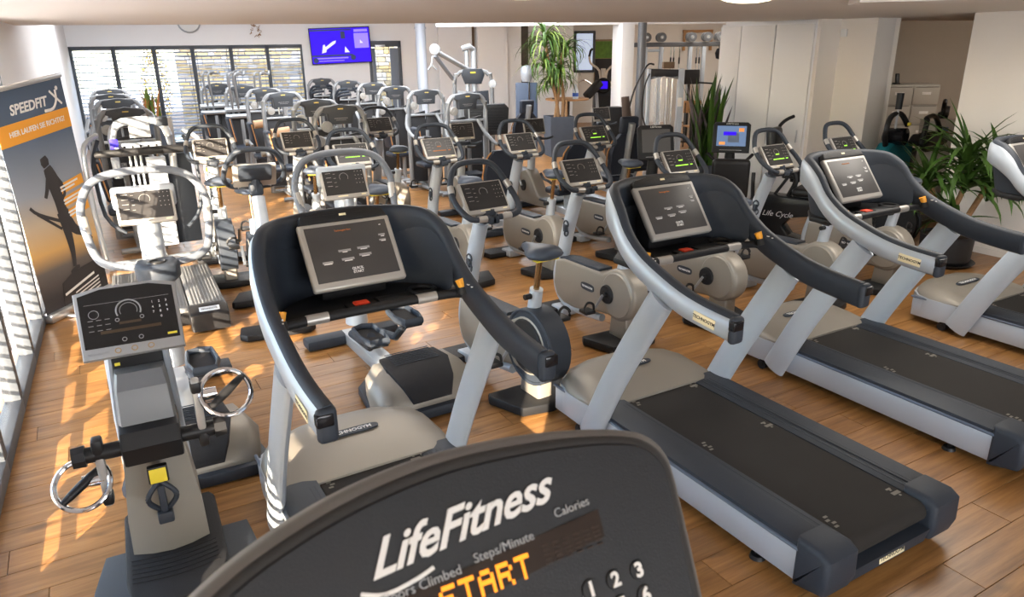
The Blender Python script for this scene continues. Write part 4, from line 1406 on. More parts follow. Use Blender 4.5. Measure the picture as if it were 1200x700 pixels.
# ------------------------------------------------------------------ pulldown tower with diagonal arms
T = thing('pulldown_tower', 'tall silver cable tower with diagonal arms and big ribbed black pad', 'weight machine', (-.62, 13.0, 0), 1.62)
b = MB(); L = [(0, .32, .04), (0, .32, 1.55), (0, .26, 1.70), (0, .16, 1.76)]
b.tube(L + [(x, -y, z) for x, y, z in reversed(L)], .035, seg=12, smooth=2); b.build('arch_frame', PIPEG, T)
b = MB(); b.prism([(-.20, 1.70), (-.16, 1.80), (.16, 1.80), (.20, 1.70), (.14, 1.55), (-.14, 1.55)], -.05, .05, axis='x', bev=.015); tp = b.build('top_plate', SLATE, T)
b = MB(); b.box((-.053, 0, 1.74), (.004, .09, .025)); b.build('yellow_logo', YELLOW, tp)
b = MB(); b.prism([(-.30, .3), (.0, .3), (.0, 1.42), (-.26, 1.44)], .02, .06, axis='x', bev=.01); b.build('shroud_panel', SLATE, T)
b = MB(); b.prism([(.005, .3), (.30, .3), (.28, 1.44), (.005, 1.42)], .02, .06, axis='x', bev=.01); b.build('light_shroud_panel', PIPEG, T)
b = MB(); b.tube([(.35, -.02, 1.3), (.40, -.02, 2.12)], .045, seg=10); b.tube([(.35, .1, 1.3), (.40, .1, 2.12)], .035, seg=10); b.build('mast', SILVERD, T)
b = MB(); b.tube([(.36, -.02, 1.75), (.10, .12, 1.80), (-.25, .62, 2.10)], .05, seg=10, flat=.8); b.tube([(.42, -.02, 2.1), (.30, .05, 2.16), (.30, .18, 2.12)], .05, seg=10); b.build('diagonal_arm', PIPEG, T)
b = MB(); b.tube([(.30, .35, 1.62), (-.22, .62, 2.02)], .04, seg=8, flat=.7); b.build('lower_arm', mat('arm_grey', (.22, .25, .29), .4, .3), T)
b = MB(); b.lathe([(0, .04), (.085, .035), (.09, 0), (.085, -.035), (0, -.04)], M=frame((-.27, .62, 2.12), (0, -1, 0), (0, 0, 1)), seg=20); b.build('pulley', PIPEG, T)
b = MB(); b.tube([(-.30, .66, 2.02), (-.32, .68, 1.88), (-.32, .74, 1.80)], .016, seg=6); b.tube([(-.32, .68, 1.88), (-.32, .60, 1.80)], .016, seg=6); b.build('cable_hook', SILVERD, T)
b = MB(); b.lathe([(0, .02), (.065, .018), (.07, 0), (.065, -.018), (0, -.02)], M=frame((-.05, -.33, 1.55), (0, -1, 0), (0, 0, 1)), seg=18); b.build('pulley_cover', SILVERD, T)
b = MB(); b.box((-.05, -.02, 1.33), (.03, .34, .03), .006); b.build('cross_bar', BLACK, T)
b = MB(); b.prism([(-.55, .78), (.12, .74), (.17, .85), (.17, 1.18), (.10, 1.25), (-.50, 1.27), (-.57, 1.20)], -.75, -.62, axis='x', bev=.03, seg=3)
pd = b.build('back_pad', DARK, T)
b = MB()
for k in range(9): b.box((-.757, -.19, .84 + k * .045), (.012, .58, .010), .002)
b.build('pad_ribs', BLACK, pd)
b = MB(); b.box((-.35, -.1, .05), (1.0, .1, .08), .01); b.tube([(-.65, -.19, .05), (-.65, -.19, .9)], .05, seg=8); b.build('floor_frame', SILVER, T)

# seat units with headrest (leg press style) in the middle and near the planter
def make_headrest_seat():
    T = thing('leg_press', 'x', 'weight machine')
    b = MB(); b.box((0, 0, .45), (.42, .42, .10), .04, seg=3); b.build('seat', NAVY, T)
    b = MB()
    rings = []
    for z, x, hw, th in [(.52, -.20, .17, .05), (.62, -.22, .22, .07), (.82, -.26, .23, .075), (.98, -.29, .19, .06), (1.06, -.31, .12, .05)]:
        rings.append([(x - th, -hw, z), (x - th, hw, z), (x, hw + .01, z), (x + th * .5, hw * .8, z), (x + th * .5, -hw * .8, z), (x, -hw - .01, z)])
    b.loft(rings); bk = b.build('backrest', NAVY, T, angle=50)
    for s in (1, -1):
        b = MB(); b.tube([(-.19, s * .19, .52), (-.22, s * .245, .68), (-.25, s * .245, .84), (-.29, s * .20, .98)], .010, seg=6, smooth=2); b.build('piping', TAN, bk)
    b = MB(); b.box((-.345, 0, 1.17), (.09, .26, .22), .03, seg=3, rot=('Y', -.12)); b.build('headrest', NAVY, T)
    b = MB(); b.tube([(-.20, 0, .30), (-.29, 0, .60), (-.36, 0, .95), (-.42, 0, 1.20)], .045, seg=10, flat=1.2); b.build('back_spine', SILVERD, T)
    b = MB(); b.box((-.405, 0, 1.16), (.012, .05, .03), .002); b.build('maker_label', TAN, T)
    b = MB(); b.box((.1, 0, .07), (1.3, .12, .10), .02); b.tube([(0, 0, .1), (0, 0, .42)], .05, seg=8); b.box((-.2, 0, .32), (.5, .5, .04), .01); b.build('floor_frame', SILVER, T)
    b = MB(); b.box((-.25, .10, .40), (.20, .16, .05), .01); b.build('wood_block', WOODT, T)
    return T


ls = make_headrest_seat()
put(ls, (1.40, 9.95, 0), 2.0, 'navy seat with headrest and silver spine in front of the acrylic-covered cable column', 'seats with headrest')
put(ls, (.12, 13.2, 0), 2.1, 'navy seat with headrest and silver spine beside the pulldown tower pad', 'seats with headrest')


# ------------------------------------------------------------------ recumbent bikes
def make_recumbent(led=None):
    T = thing('recumbent_bike', 'x', 'exercise bike', group='recumbent bikes')
    console(T, (0, 0, 1.20), .35, led=led)
    b = MB(); b.tube([(.04, 0, 1.15), (.10, 0, .8), (.16, 0, .3)], [.05, .055, .06], seg=12); b.build('column', SILVER, T)
    b = MB(); b.prism([(.42, .10), (.45, .35), (.30, .55), (.10, .60), (-.10, .48), (-.30, .28), (-.9, .22), (-.9, .12)], -.09, .09, bev=.03, seg=3); b.build('body_shroud', CHAMP, T, angle=45)
    b = MB(); b.box((-.02, 0, 1.04), (.10, .18, .05), .015); b.build('console_tray', SLATE, T)
    for s in (1, -1):
        b = MB(); b.tube([(-.02, s * .05, 1.03), (-.08, s * .16, 1.03), (-.15, s * .22, 1.06)], .018, seg=8, smooth=3); b.build('handlebar', SLATE, T)
        b = MB(); b.cyl((.18, s * .09, .36), (.18, s * .11, .36), .08, seg=20); b.build('crank_hub', DARK, T)
        pedal(T, (.26, s * .14, .36 + s * .12), s, (.18, s * .12, .36))
    b = MB(); b.box((-1.05, 0, .44), (.42, .44, .09), .035, seg=3); b.build('seat', NAVY, T)
    rings = []
    for z, x, hw in [(.47, -1.27, .17), (.56, -1.30, .215), (.80, -1.37, .225), (.98, -1.42, .20), (1.08, -1.45, .13)]:
        rings.append([(x - .05, -hw * .9, z), (x - .05, hw * .9, z), (x, hw, z), (x + .05, hw * .8, z), (x + .05, -hw * .8, z), (x, -hw, z)])
    b = MB(); b.loft(rings); bk = b.build('backrest', NAVY, T, angle=50)
    for s in (1, -1):
        b = MB(); b.tube([(-1.27, s * .18, .48), (-1.30, s * .222, .60), (-1.37, s * .232, .80), (-1.42, s * .208, .97), (-1.45, s * .15, 1.06)], .010, seg=6, smooth=2); b.build('piping', TAN, bk)
    b = MB(); b.prism([(-.3, .12), (-1.35, .12), (-1.35, .19), (-.3, .24)], -.07, .07, bev=.01); b.tube([(-1.1, 0, .15), (-1.1, 0, .42)], .05, seg=10); b.tube([(-1.15, 0, .3), (-1.30, 0, .62)], .03, seg=8); b.build('seat_rail', SILVER, T)
    b = MB(); b.box((-.72, 0, .26), (.34, .36, .035), .012); b.build('step_plate', SLATE, T)
    b = MB(); b.box((-1.35, 0, .045), (.16, .56, .07), .015); b.build('floor_foot', SLATE, T)
    b = MB(); b.box((.38, 0, .045), (.16, .5, .07), .015); b.build('floor_foot', SLATE, T)
    b = MB()
    for s in (1, -1): b.tube([(-1.2, s * .2, .5), (-1.1, s * .27, .58), (-.95, s * .28, .60), (-.85, s * .28, .66)], .018, seg=8, smooth=3)
    b.build('seat_handles', SLATE, T)
    return T


rc = make_recumbent()
rc.scale = (.76, 1, .95)
put(rc, XY(4.20, 8.48), 2.06, 'recumbent bike with navy orange-piped backrest, console before the silver arch', 'recumbent bikes')
put(rc, XY(5.24, 8.42), 2.06, 'recumbent bike with dark backrest beside the tall planter', 'recumbent bikes')
put(rc, XY(7.05, 9.35), 2.06, 'recumbent bike whose console stands under the round table', 'recumbent bikes')


# ------------------------------------------------------------------ black cardio machines on the right
def big_console(T, c, tilt, w, h, screen, logo, lit=False):
    up = Vector((math.sin(tilt), 0, math.cos(tilt)))
    M = frame(c, (0, -1, 0), up)
    b = MB(); b.prism([(-w / 2, -h / 2), (w / 2, -h / 2), (w * .5, h * .42), (w * .42, h * .5), (-w * .42, h * .5), (-w * .5, h * .42)], -.05, 0, axis='z', bev=.016, M=M); f = b.build('console', DARK, T)
    b = MB(); b.box((0, h * .04, .0), (w * .78, h * .66, .004), .001, seg=1); b.bm.transform(M); s = b.build('screen', screen, f)
    if lit:
        b = MB(); b.box((-.02, h * .12, .003), (w * .34, h * .12, .001)); b.bm.transform(M); b.build('screen_picture', BLUELED, s)
        b = MB(); b.box((w * .26, h * .24, .003), (w * .14, h * .12, .001)); b.bm.transform(M); b.build('orange_tile', mat('orange_tile', (.7, .3, .08), .5, emit=(.8, .3, .08), es=.4), s)
        b = MB(); b.box((-w * .24, -h * .20, .003), (w * .16, h * .1, .001)); b.bm.transform(M); b.build('orange_tile', mat('orange_tile', (.7, .3, .08), .5), s)
        b = MB(); b.box((w * .06, -h * .02, .0028), (w * .30, h * .3, .001)); b.bm.transform(M); b.build('grey_tiles', mat('tile_grey', (.15, .2, .28), .5), s)
    text(logo, h * .085, WHITEP, f, M @ Matrix.Translation((0, h * .44, .001)), shear=.3)
    b = MB(); b.box((0, -h * .42, .001), (w * .6, .006, .001)); b.bm.transform(M); b.build('console_print', GREYP, f)
    return f


def make_black_recumbent():
    T = thing('recumbent_bike', 'x', 'exercise bike')
    big_console(T, (.0, 0, 1.28), .28, .44, .40, mat('lit_screen', (.08, .12, .2), .3, emit=(.10, .16, .28), es=.7), 'LifeFitness', True)
    b = MB(); b.tube([(.06, 0, 1.15), (.10, 0, .85), (.12, 0, .35)], [.05, .07, .10], seg=12, smooth=3); b.build('column', BLACK, T)
    b = MB(); b.tube([(.0, .0, .95), (-.16, .12, .95), (-.20, .20, 1.02), (-.14, .26, 1.08)], .02, seg=8, smooth=3); b.tube([(.0, .0, .95), (-.16, -.12, .95), (-.20, -.20, 1.02), (-.14, -.26, 1.08)], .02, seg=8, smooth=3); b.build('handlebar', BLACK, T)
    b = MB(); b.prism([(.45, .06), (.50, .40), (.36, .66), (.12, .72), (-.08, .60), (-.12, .35), (-.25, .22), (-.35, .14), (-.35, .06)], -.12, .12, bev=.04, seg=3); b.build('body_shroud', BLACKG, T, angle=45)
    for s in (1, -1): pedal(T, (.22, s * .20, .42 + s * .14), s, (.10, s * .15, .42), BLACK)
    b = MB(); b.box((-.75, 0, .22), (1.2, .14, .12), .03); b.build('rail', BLACKG, T)
    b = MB(); b.prism([(-1.45, .52), (-1.32, .30), (-1.08, .12), (-.72, .10), (-.58, .18), (-.70, .34), (-.80, .30), (-1.0, .40), (-1.2, .44), (-1.3, .52)], -.16, .16, bev=.02); b.build('seat_carriage', BLACKG, T)
    b = MB(); b.box((-.98, 0, .60), (.40, .42, .10), .04, seg=3); b.build('seat', BLACK, T)
    b = MB(); b.box((-1.27, 0, .92), (.12, .40, .50), .045, seg=3, rot=('Y', -.22)); b.build('backrest', BLACK, T)
    b = MB(); b.box((-1.1, 0, .40), (.10, .24, .34), .02); b.build('seat_post', BLACK, T)
    for s in (1, -1):
        b = MB(); b.tube([(-1.2, s * .24, .62), (-.95, s * .27, .66), (-.72, s * .27, .78), (-.66, s * .27, .92)], .022, seg=8, smooth=3); b.build('side_handle', BLACK, T)
    b = MB(); b.box((.35, 0, .035), (.14, .6, .06), .015); b.build('floor_foot', BLACK, T)
    b = MB(); b.box((-1.3, 0, .035), (.14, .6, .06), .015); b.build('floor_foot', BLACK, T)
    return T


blk = make_black_recumbent()
blk.scale = (.80, .95, .88)
put(blk, XY(6.50, 6.13), 1.30, 'black recumbent bike with lit blue screen before the white closet doors')

# second black machine: dark screen, seat back between the consoles
T = thing('elliptical_trainer', 'black cardio machine with unlit dark screen left of the green-lit console', 'elliptical trainer', XY(5.36, 6.12), 1.75)
T.scale = (.9, .9, .93)
big_console(T, (.0, 0, 1.24), .25, .46, .40, SCREENG, 'LifeFitness')
b = MB(); b.tube([(.06, 0, 1.10), (.12, 0, .7), (.14, 0, .2)], [.06, .08, .11], seg=12); b.build('column', BLACK, T)
b = MB(); b.tube([(-.05, -.30, .82), (-.22, -.22, .86), (-.28, 0, .86), (-.22, .22, .86), (-.05, .30, .82)], .028, seg=10, smooth=4); b.build('handlebar', BLACK, T)
b = MB(); b.prism([(.45, .05), (.45, .45), (.2, .62), (-.1, .5), (-.3, .2), (-.3, .05)], -.15, .15, bev=.04); b.build('body_shroud', BLACKG, T)
b = MB(); b.box((-.30, .0, .10), (.4, .30, .10), .02); b.build('rail', BLACK, T)
# arm bike with black reel and round control box near the closets (right of the black recumbent)
T = thing('upper_body_trainer', 'black upper-body trainer with curved script-printed base in front of the closet end', 'arm trainer', XY(6.78, 5.36), 2.5)
b = MB(); b.prism([(-.42, .52), (-.40, .42), (-.20, .34), (.02, .30), (.10, .20), (.02, .10), (-.18, .06), (.22, .04), (.44, .18), (.52, .36), (.50, .46), (.40, .54)], -.11, .11, bev=.02, seg=3)
bs = b.build('curved_base', BLACKG, T)
for s_ in (1, -1):
    text('Life Cycle', .085, WHITEP, bs, frame((.16, s_ * .112, .33), (-s_, 0, 0), (0, 0, 1)), shear=.35)
b = MB(); b.box((-.15, 0, .60), (.34, .34, .09), .035, seg=3); b.build('seat', BLACK, T)
b = MB(); b.box((-.12, 0, .49), (.30, .06, .14), .01); b.build('seat_bracket', BLACK, T)
b = MB(); b.tube([(.10, 0, .5), (.02, 0, .72), (.12, 0, .86), (.26, 0, .92)], .03, seg=8, smooth=3); b.tube([(.26, .0, .5), (.10, .0, .76), (.2, 0, .95)], .018, seg=8); b.build('link_bars', BLACK, T)
b = MB(); b.box((.30, 0, 1.05), (.11, .30, .44), .045, seg=3, rot=('Y', .1)); b.build('back_pad', BLACK, T)
b = MB(); b.tube([(.30, -.16, 1.1), (.34, -.22, 1.24), (.30, -.30, 1.32), (.24, -.40, 1.36)], .02, seg=8, smooth=3); b.build('hand_lever', BLACK, T)
b = MB(); b.tube([(.20, -.1, .72), (.1, -.25, .70)], .02, seg=8); b.build('holder_arm', BLACK, T)
b = MB(); b.lathe([(0, 0), (.055, 0), (.065, .12), (.05, .12), (.045, .02), (0, .02)], c=(.12, -.30, .64), seg=16); b.build('cup_holder', BLACK, T)
b = MB(); b.box((.05, 0, .025), (.9, .5, .045), .012); b.build('floor_plate', BLACK, T)

# ------------------------------------------------------------------ foreground console
FX, FYU = None, None
yaw, tau = 2.06, 1.0
h = Vector((math.cos(yaw), math.sin(yaw), 0))
ex = Vector((math.sin(yaw), -math.cos(yaw), 0))
ey = h * math.cos(tau) + Vector((0, 0, 1)) * math.sin(tau)
S = 1.21
ctr = Vector((.085, .641, 1.690))
T = thing('stair_climber', 'large dark stair-climber console with amber START display, nearest the camera', 'stair climber', (ctr.x, ctr.y, 0), 0)
M = frame(ctr - Vector((ctr.x, ctr.y, 0)), ex, ey)
M = M @ Matrix.Scale(S, 4)


def arch_outline(o):
    # top edge of the console as an arch, closed at the bottom; o = inset
    top = [(-.345, -.15), (-.355, -.04), (-.34, .012), (-.30, .040), (-.25, .060), (-.19, .075), (-.12, .082), (-.05, .078), (.01, .069), (.055, .058), (.078, .047), (.092, .028), (.094, .0), (.085, -.10), (.070, -.26), (-.32, -.26)]
    c = Vector((-.13, -.09))
    r = []
    for x, y in top:
        v = Vector((x, y)) - c
        l = v.length
        v *= (l - o) / l
        r.append(Vector((c.x + v.x, c.y + v.y, 0)))
    q, _ = catmull(r, [1] * len(r), 4, True)
    return [(p.x, p.y) for p in q]


b = MB(); b.prism(arch_outline(-.004), -.070, -.006, axis='z', bev=.012, seg=4, M=M); fr = b.build('console_rim', mat('console_rim', (.15, .14, .13), .45, .2), T, angle=50)
b = MB(); b.prism(arch_outline(.004), -.030, -.002, axis='z', bev=.006, seg=2, M=M); b.build('console_bezel', mat('bezel_dark', (.03, .029, .028), .4), fr, angle=50)
b = MB(); b.prism(arch_outline(.013), -.02, .000, axis='z', bev=.002, seg=1, M=M); pn = b.build('console_face', mat('console_face', (.014, .0145, .016), .55, bump=.1, bscale=500), fr)
b = MB(); b.prism([(-.212, -.048), (.002, -.020), (.002, .003), (-.212, -.020)], -.001, .0008, axis='z', M=M @ Matrix.Rotation(-.04, 4, 'Z'))
dp = b.build('amber_display', mat('display_brown', (.020, .012, .008), .25), pn)
Z = Matrix.Translation((0, 0, .0012))
text('LifeFitness', .037, mat('logo_white', (.60, .58, .55), .5), pn, M @ Matrix.Translation((-.120, .027, .001)) @ Matrix.Rotation(.09, 4, 'Z'), shear=.62, bold=.0008, name='logo_lettering', sx=1.02)
b = MB(); b.tube([(-.208, .002, .001), (-.19, -.004, .001), (-.165, -.001, .001), (-.150, .003, .001)], .0016, seg=4, smooth=3, flat=.3); b.bm.transform(M @ Matrix.Translation((0, 0, .0))); b.build('logo_swash', MATS['logo_white'], pn)
text('Floors Climbed', .0105, GREYP, pn, M @ Matrix.Translation((-.162, -.0065, .001)) @ Matrix.Rotation(.04, 4, 'Z'))
text('Steps/Minute', .0105, GREYP, pn, M @ Matrix.Translation((-.090, -.0005, .001)) @ Matrix.Rotation(.04, 4, 'Z'))
text('Calories', .0105, GREYP, pn, M @ Matrix.Translation((-.022, .0115, .001)) @ Matrix.Rotation(.04, 4, 'Z'))
# dot-matrix START
FONT = {'S': ['01111', '10000', '01110', '00001', '11110'], 'T': ['11111', '00100', '00100', '00100', '00100'], 'A': ['01110', '10001', '11111', '10001', '10001'], 'R': ['11110', '10001', '11110', '10010', '10001']}
DOT = mat('amber_dots', (.6, .2, .01), .5, emit=(1.0, .27, .01), es=1.0)
b = MB()
for k, ch in enumerate('START'):
    for r_, row in enumerate(FONT[ch]):
        for c_, v_ in enumerate(row):
            if v_ == '1':
                b.box((-.150 + k * .0165 + c_ * .0027, -.0145 - r_ * .0038 + (k * .0005), .0012), (.0024, .0036, .0008))
b.bm.transform(M @ Matrix.Rotation(.0, 4, 'Z')); b.build('start_lettering', DOT, dp)
b = MB()
for k in range(6):
    for r_ in range(5): b.box((-.055 + k * .010, -.010 - r_ * .0036, .001), (.006, .0012, .0005))
b.bm.transform(M); b.build('unlit_dots', mat('unlit_dots', (.030, .016, .009), .4), dp)
for i, ch in enumerate('123456789'):
    x, y = -.025 + (i % 3) * .0245, -.056 - (i // 3) * .021
    b = MB(); b.cyl((x, y, -.001), (x, y, .0015), .0088, .0082, seg=20); b.bm.transform(M); k_ = b.build('key', BLACK, pn)
    text(ch, .0165, MATS['logo_white'], k_, M @ Matrix.Translation((x, y, .0017)), bold=.0006)
# mast and pedals of the stair climber
inv = lambda p: tuple(Vector(p) - Vector((ctr.x, ctr.y, 0)))
hb = ctr + h * .10 - ex * .16
b = MB(); b.tube([inv((hb.x, hb.y, 1.60)), inv((hb.x + h.x * .10, hb.y + h.y * .10, 1.2)), inv((hb.x + h.x * .16, hb.y + h.y * .16, .06))], [.09, .10, .16], seg=16, smooth=3); b.build('mast', DARK, T)
b = MB(); b.box(inv((hb.x, hb.y, .05)), (.6, .7, .1), .03, rot=('Z', yaw)); b.build('base', DARK, T)

# ------------------------------------------------------------------ wall screen
T = thing('wall_screen', 'large blue-lit flat screen on the white wall left of the glass door', 'television', BW(5.95, -.12, 2.22), WA - .03)
RX = Matrix.Rotation(-.03, 4, 'Y')
b = MB(); b.box((0, 0, 0), (1.44, .06, .83), .008); b.bm.transform(RX); b.build('screen_housing', BLACK, T)
b = MB(); b.box((0, -.032, 0), (1.40, .004, .79)); b.bm.transform(RX); s = b.build('screen_panel', BLUELED, T)
b = MB()
b.box((.50, -.036, .10), (.34, .003, .34)); b.box((.50, -.036, .33), (.32, .003, .06)); b.box((-.25, -.036, -.28), (.80, .003, .03)); b.box((-.25, -.036, -.34), (.60, .003, .02))
b.bm.transform(RX); b.build('pale_panel', mat('violet_lit', (.2, .15, .7), .4, emit=(.16, .11, .9), es=1.0), s)
b = MB()
b.box((-.22, -.036, .36), (.98, .003, .035)); b.box((-.22, -.036, -.22), (.98, .003, .035)); b.cyl((-.62, -.034, -.32), (-.62, -.038, -.32), .06, seg=14); b.cyl((.27, -.034, -.28), (.27, -.038, -.28), .06, seg=14); b.box((.07, -.036, .24), (.10, .003, .16))
b.bm.transform(RX); b.build('dark_bars', mat('dark_lit', (.01, .03, .12), .4), s)
b = MB()
b.prism([(-.46, -.16), (-.36, -.14), (-.34, -.08), (-.12, .06), (-.10, .12), (-.18, .10), (-.36, -.02), (-.38, .04), (-.42, .02)], -.038, -.034); b.prism([(.08, -.16), (.20, -.16), (.10, -.02)], -.038, -.034); b.prism([(.46, .04), (.54, .04), (.47, .12)], -.038, -.034)
b.bm.transform(RX); b.build('figure_picture', mat('figure_lit', (.5, .5, .7), .4, emit=(.45, .42, .85), es=.9), s)
b = MB(); b.box((0, .05, 0), (.2, .06, .2)); b.build('wall_bracket', BLACK, T)

# wall clock and ceiling lamps
T = thing('wall_clock', 'round white wall clock above the far window', 'clock', BW(2.6, -.03, 2.78), WA)
b = MB(); b.ring((0, -.02, 0), .24, .018, nrm=(0, 1, 0)); b.build('clock_rim', SILVERD, T)
b = MB(); b.cyl((0, -.02, 0), (0, .0, 0), .235, seg=28); b.build('clock_face', WHITEP, T)
b = MB(); b.box((0, -.025, .07), (.012, .004, .14)); b.box((.05, -.025, 0), (.10, .004, .014)); b.build('clock_hands', BLACK, T)
T = thing('wall_wreath', 'small dried twig wreath on the wall above the far window', 'decoration', BW(4.02, -.04, 2.56), WA)
rnd = random.Random(4)
b = MB()
for k in range(40):
    a = rnd.uniform(0, 2 * PI); p = Vector((.09 * math.cos(a), rnd.uniform(-.03, 0), .14 * math.sin(a)))
    b.tube([p, p + Vector((rnd.uniform(-.06, .06), rnd.uniform(-.03, .0), rnd.uniform(-.06, .06)))], .006, seg=4)
b.build('twigs', STEM, T)
lamp = thing('ceiling_lamp', 'x', 'ceiling lamp', group='round ceiling lamps')
b = MB(); b.lathe([(.0, .0), (.17, .0), (.17, -.02), (.0, -.02)], seg=28); b.build('lamp_base', WHITEP, lamp)
b = MB(); b.lathe([(.165, -.02), (.155, -.038), (.11, -.054), (.06, -.062), (0, -.065)], seg=28); b.build('lamp_shade', LAMPM, lamp)
put(lamp, (1.29, 4.22, CEIL_Z), 0, 'warm glowing round ceiling lamp at the top edge, right of centre')
put(lamp, (.075, 3.66, CEIL_Z), 0, 'round ceiling lamp barely showing at the top edge near the middle')

# ------------------------------------------------------------------ roll-up banner
T = thing('rollup_banner', 'tall blue and orange printed banner with runner silhouette by the left glazing', 'banner', (-3.84, 6.12, 0), math.radians(85))
BM = Matrix.Translation((0, 0, 0)) @ Matrix.Rotation(math.radians(-6.5), 4, 'Y') @ Matrix.Rotation(math.radians(3), 4, 'X')
BWD, BHT = .84, 1.93
def bx(x, z, w_, h_, y=-.004, t=.002):
    b = MB(); b.box((x, y, z), (w_, t, h_)); b.bm.transform(BM); return b
skym = gradient_mat('banner_print', [(0, (.03, .03, .035)), (.10, (.03, .03, .035)), (.22, (.12, .10, .09)), (.30, (.62, .36, .12)), (.42, (.50, .40, .28)), (.55, (.28, .31, .36)), (.80, (.08, .12, .19)), (1, (.05, .08, .13))], 0, 1.93)
b = bx(0, BHT / 2, BWD, BHT, 0, .004); cloth = b.build('printed_sheet', skym, T)
b = MB(); b.box((0, 0, BHT + .01), (BWD + .02, .03, .035), .006); b.bm.transform(BM); b.build('top_rail', ALU, T)
b = MB(); b.box((0, 0, .04), (BWD + .04, .10, .08), .02); b.box((-.25, -.02, .012), (.05, .42, .02), .006); b.box((.25, -.02, .012), (.05, .42, .02), .006); b.build('base_cassette', ALU, T)
b = bx(0, 1.60, BWD, .16, -.0035); b.build('orange_band', mat('banner_orange', (.78, .34, .04), .6), cloth)
def bt(s, x, z, size, m=WHITEP, rot=0, sh=0.0, bold=0.0, al='CENTER', sx=1.0):
    return text(s, size, m, cloth, BM @ frame((x, -.0055, z), (1, 0, 0), (0, 0, 1)) @ Matrix.Rotation(rot, 4, 'Z'), bold=bold, shear=sh, align=al, sx=sx)
bt('SPEEDFIT', -.03, 1.77, .105, sh=.15, bold=.003)
b = MB(); b.tube([(.14, -.005, 1.70), (.24, -.005, 1.70), (.30, -.005, 1.76), (.31, -.005, 1.84)], .012, seg=6, smooth=3, flat=.3, up=(0, 1, 0)); b.tube([(.24, -.005, 1.84), (.36, -.005, 1.72)], .010, seg=6, flat=.3, up=(0, 1, 0)); b.lathe([(0, 0), (.018, 0)], M=Matrix.Translation((.33, -.006, 1.85)) @ Matrix.Rotation(PI / 2, 4, 'X'), seg=10)
b.bm.transform(BM); b.build('logo_swoosh', WHITEP, cloth)
bt('HIER LAUFEN SIE RICHTIG!', 0.02, 1.60, .058, bold=.001, sx=.95)
for k, (s1) in enumerate(range(3)):
    b = MB(); b.box((.20, -.004, 1.06 - k * .115), (.40, .002, .085), rot=('Y', -.06)); b.bm.transform(BM); b.build('orange_strip', mat('banner_orange', (.78, .34, .04), .6), cloth)
    b = MB(); b.box((.18, -.0055, 1.075 - k * .115), (.30, .001, .016), rot=('Y', -.06)); b.box((.16, -.0055, 1.045 - k * .115), (.24, .001, .016), rot=('Y', -.06)); b.bm.transform(BM); b.build('strip_print', WHITEP, cloth)['kind'] = 'stuff'
SIL = mat('silhouette', (.035, .032, .034), .6)
b = MB()
def cap(p0, p1, r0, r1):
    b.tube([(p0[0], -.0045, p0[1]), (p1[0], -.0045, p1[1])], [r0, r1], seg=10, flat=.05, up=(0, 1, 0))
def sil(pts, r):
    b.tube([(x, -.0045, z) for x, z in pts], r, seg=8, smooth=3, flat=.04, up=(0, 1, 0))
sil([(-.02, 1.36), (-.01, 1.32), (-.0, 1.28)], [.035, .05, .035])
sil([(.0, 1.27), (.03, 1.15), (.05, .98), (.06, .84)], [.045, .075, .06, .06])
sil([(.04, .88), (.06, .66), (.06, .50), (.04, .38)], [.06, .045, .03, .022])
sil([(.07, .86), (.14, .70), (.24, .62), (.34, .52)], [.06, .045, .03, .02])
sil([(.0, 1.22), (-.06, 1.10), (-.10, 1.04)], [.03, .022, .018])
sil([(.06, 1.18), (.14, 1.05), (.10, .98)], [.03, .022, .018])
sil([(-.02, .34), (.06, .36), (.10, .355)], [.02, .02, .012])
sil([(-.30, 1.02), (-.22, .94), (.02, .80)], .014)
sil([(-.24, .95), (.0, .74)], .012)
sil([(.1, .86), (.25, .86)], .012)
b.prism([(-.20, .10), (-.16, .30), (.0, .34), (.40, .33), (.40, .14), (.1, .08)], -.0055, -.004)
b.bm.transform(BM); b.build('runner_silhouette', SIL, cloth)
b = MB()
b.box((.05, -.006, .21), (.42, .001, .022), rot=('Y', -.08))
for k in range(4): b.box((.14, -.006, .165 - k * .032), (.34, .001, .013), rot=('Y', -.06))
b.bm.transform(BM); b.build('footer_print', WHITEP, cloth)['kind'] = 'stuff'

# ------------------------------------------------------------------ planters
def planter(name, label, loc, w_, h_, taper=.9, m=POTG, rz=0):
    T = thing(name, label, 'potted plant', loc, rz)
    b = MB()
    rings = []
    for z, k in [(0, taper), (h_, 1), (h_, .9), (h_ - .05, .9)]:
        q = w_ / 2 * k
        rings.append([(-q, -q, z), (q, -q, z), (q, q, z), (-q, q, z)])
    b.loft(rings); b.build('planter', m, T)
    b = MB(); q = w_ / 2 * .9; b.box((0, 0, h_ - .045), (q * 2, q * 2, .02)); b.build('soil', SOIL, T)
    return T


def blade(rnd, base, az, lean, L, W, droop, n=6):
    """one long leaf as a folded strip"""
    pts = []
    p = Vector(base); el = PI / 2 - lean
    side = Vector((-math.sin(az), math.cos(az), 0))
    V, F = [], []
    for i in range(n + 1):
        t = i / n
        wd = W * (math.sin(PI * min(1, t * .9 + .12)) ** .7) * (1 - t * .35) if t < 1 else .0005
        upn = Vector((-math.cos(az) * math.sin(el), -math.sin(az) * math.sin(el), math.cos(el)))
        V += [p - side * wd / 2 + upn * wd * .18, p, p + side * wd / 2 + upn * wd * .18]
        el2 = el - droop * t
        p = p + Vector((math.cos(az) * math.cos(el2), math.sin(az) * math.cos(el2), math.sin(el2))) * (L / n)
        el = el - droop / n
    for i in range(n):
        a = i * 3
        F += [(a, a + 1, a + 4, a + 3), (a + 1, a + 2, a + 5, a + 4)]
    return V, F


def leaf_objs(T, parent, rnd, specs, mats, name='leaf'):
    for sp in specs:
        b = MB(); V, F = blade(rnd, *sp); b.raw(V, F)
        b.build(name, rnd.choice(mats), parent)


rnd = random.Random(11)
